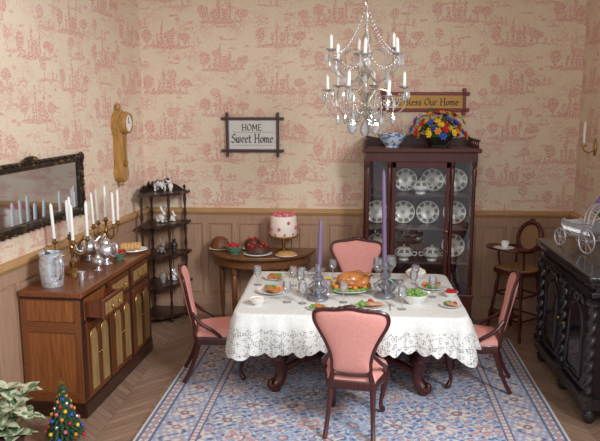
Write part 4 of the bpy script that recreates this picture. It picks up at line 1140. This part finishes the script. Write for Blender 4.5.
for ti,(n,zc0,R0,ph,zb) in enumerate(tiers):
    for k in range(n):
        a=ph+2*pi*k/n+rc.uniform(-.14,.14); R_=R0*rc.uniform(.88,1.08); zc=zc0+rc.uniform(-.045,.045)
        q=MB(); q.ctube([(.02,0,zb+.02,.006),(R_*.35,0,zb-.06,.006),(R_*.75,0,zb-.03,.005),(R_*1.04,0,zb+.045,.005),(R_,0,zc,.005)],6,7)
        q.ctube([(.02,0,zb+.06,.004),(R_*.3,0,zb+.14,.004),(R_*.66,0,zb+.11,.004),(R_*.72,0,zb+.0,.0035)],5,6)
        q.obj('arm',CHANM,cd,rot=(0,0,a))
        x,y=R_*math.cos(a),R_*math.sin(a)
        if cndl is None:
            cndl=MB().lathe([(0,0),(.0115,0),(.0115,.08),(.008,.087),(0,.10)],10).obj('candle',WAX,cd,loc=(x,y,zc+.012))
            bob=MB().lathe([(0,0),(.012,0),(.034,.012),(.036,.018),(.012,.008),(.012,.016),(0,.016)],14).obj('drip_pan',CRYS,cd,loc=(x,y,zc-.002))
            drop=teardrop(cd); drop.location=(x,y,zc-.02)
        else:
            share(cndl,cd,(x,y,zc+.012),(rc.uniform(-.07,.07),rc.uniform(-.07,.07),0)); share(bob,cd,(x,y,zc-.002))
        for j in range(2):
            b=a+(j-.5)*1.6
            share(drop,cd,(x+.034*math.cos(b),y+.034*math.sin(b),zc-.006),(0,0,b),(1.0,1.0,1.1))
        share(drop,cd,(R_*.72*math.cos(a),R_*.72*math.sin(a),zb-.0),(0,0,a),(1.3,1.3,1.4))
for k in range(3):
    a=k*2*pi/3+3.4; share(drop,cd,(.085*math.cos(a),.085*math.sin(a),1.79),(0,0,a),(2.9,2.9,2.2))
share(drop,cd,(0,0,1.76),(0,0,0),(2.9,2.9,2.0))
def bead(p0,p1,sag,n):
    m=MB()
    for i in range(n+1):
        t=i/n; p=Vector(p0).lerp(Vector(p1),t); p.z-=sag*4*t*(1-t); m.ball(p,.0062,6,None,4)
    m.obj('bead_strand',CRYS,cd)
def pc(r,a,z_): return (r*math.cos(a),r*math.sin(a),z_)
for k in range(6):
    s_=2*pi/6
    a=.15+s_*k; bead(pc(.235,a,1.91),pc(.235,a+s_,1.91),.075,12); bead(pc(.22,a,1.91),pc(.05,a,1.80),.05,12)
    a=.60+s_*k; bead(pc(.02,a,2.41),pc(.22,a,2.16),.055,18); bead(pc(.22,a,2.14),pc(.22,a+s_,2.14),.07,12)

# ---------------------------------------------------------------- lights, world, camera
def area(name,loc,target,size,energy,color):
    l=bpy.data.lights.new(name,'AREA'); l.size=size; l.energy=energy; l.color=color
    o=bpy.data.objects.new(name,l); COL.objects.link(o); o.location=loc
    o.rotation_euler=(Vector(target)-Vector(loc)).to_track_quat('-Z','Y').to_euler()
area('window_daylight',(4.6,-4.9,3.5),(2.2,-.9,.8),1.4,255,(.90,.95,1))
area('room_lamp',(1.6,-5.7,3.0),(2.3,-.2,1.7),1.6,45,(1,.96,.90))
wd=bpy.data.worlds.new('World'); S.world=wd; wd.use_nodes=True
wd.node_tree.nodes['Background'].inputs[0].default_value=(.90,.94,1,1); wd.node_tree.nodes['Background'].inputs[1].default_value=.50

cam=bpy.data.cameras.new('Camera'); co=bpy.data.objects.new('Camera',cam); COL.objects.link(co)
cam.sensor_fit='HORIZONTAL'; cam.sensor_width=36; cam.lens=36*680/600
co.location=(1.78,-5.77,1.87)
th,ph=math.radians(10),math.radians(3.8)
F=Vector((-math.sin(ph)*math.cos(th),math.cos(ph)*math.cos(th),-math.sin(th)))
co.rotation_euler=F.to_track_quat('-Z','Y').to_euler()
cam.clip_start=.05
S.camera=co
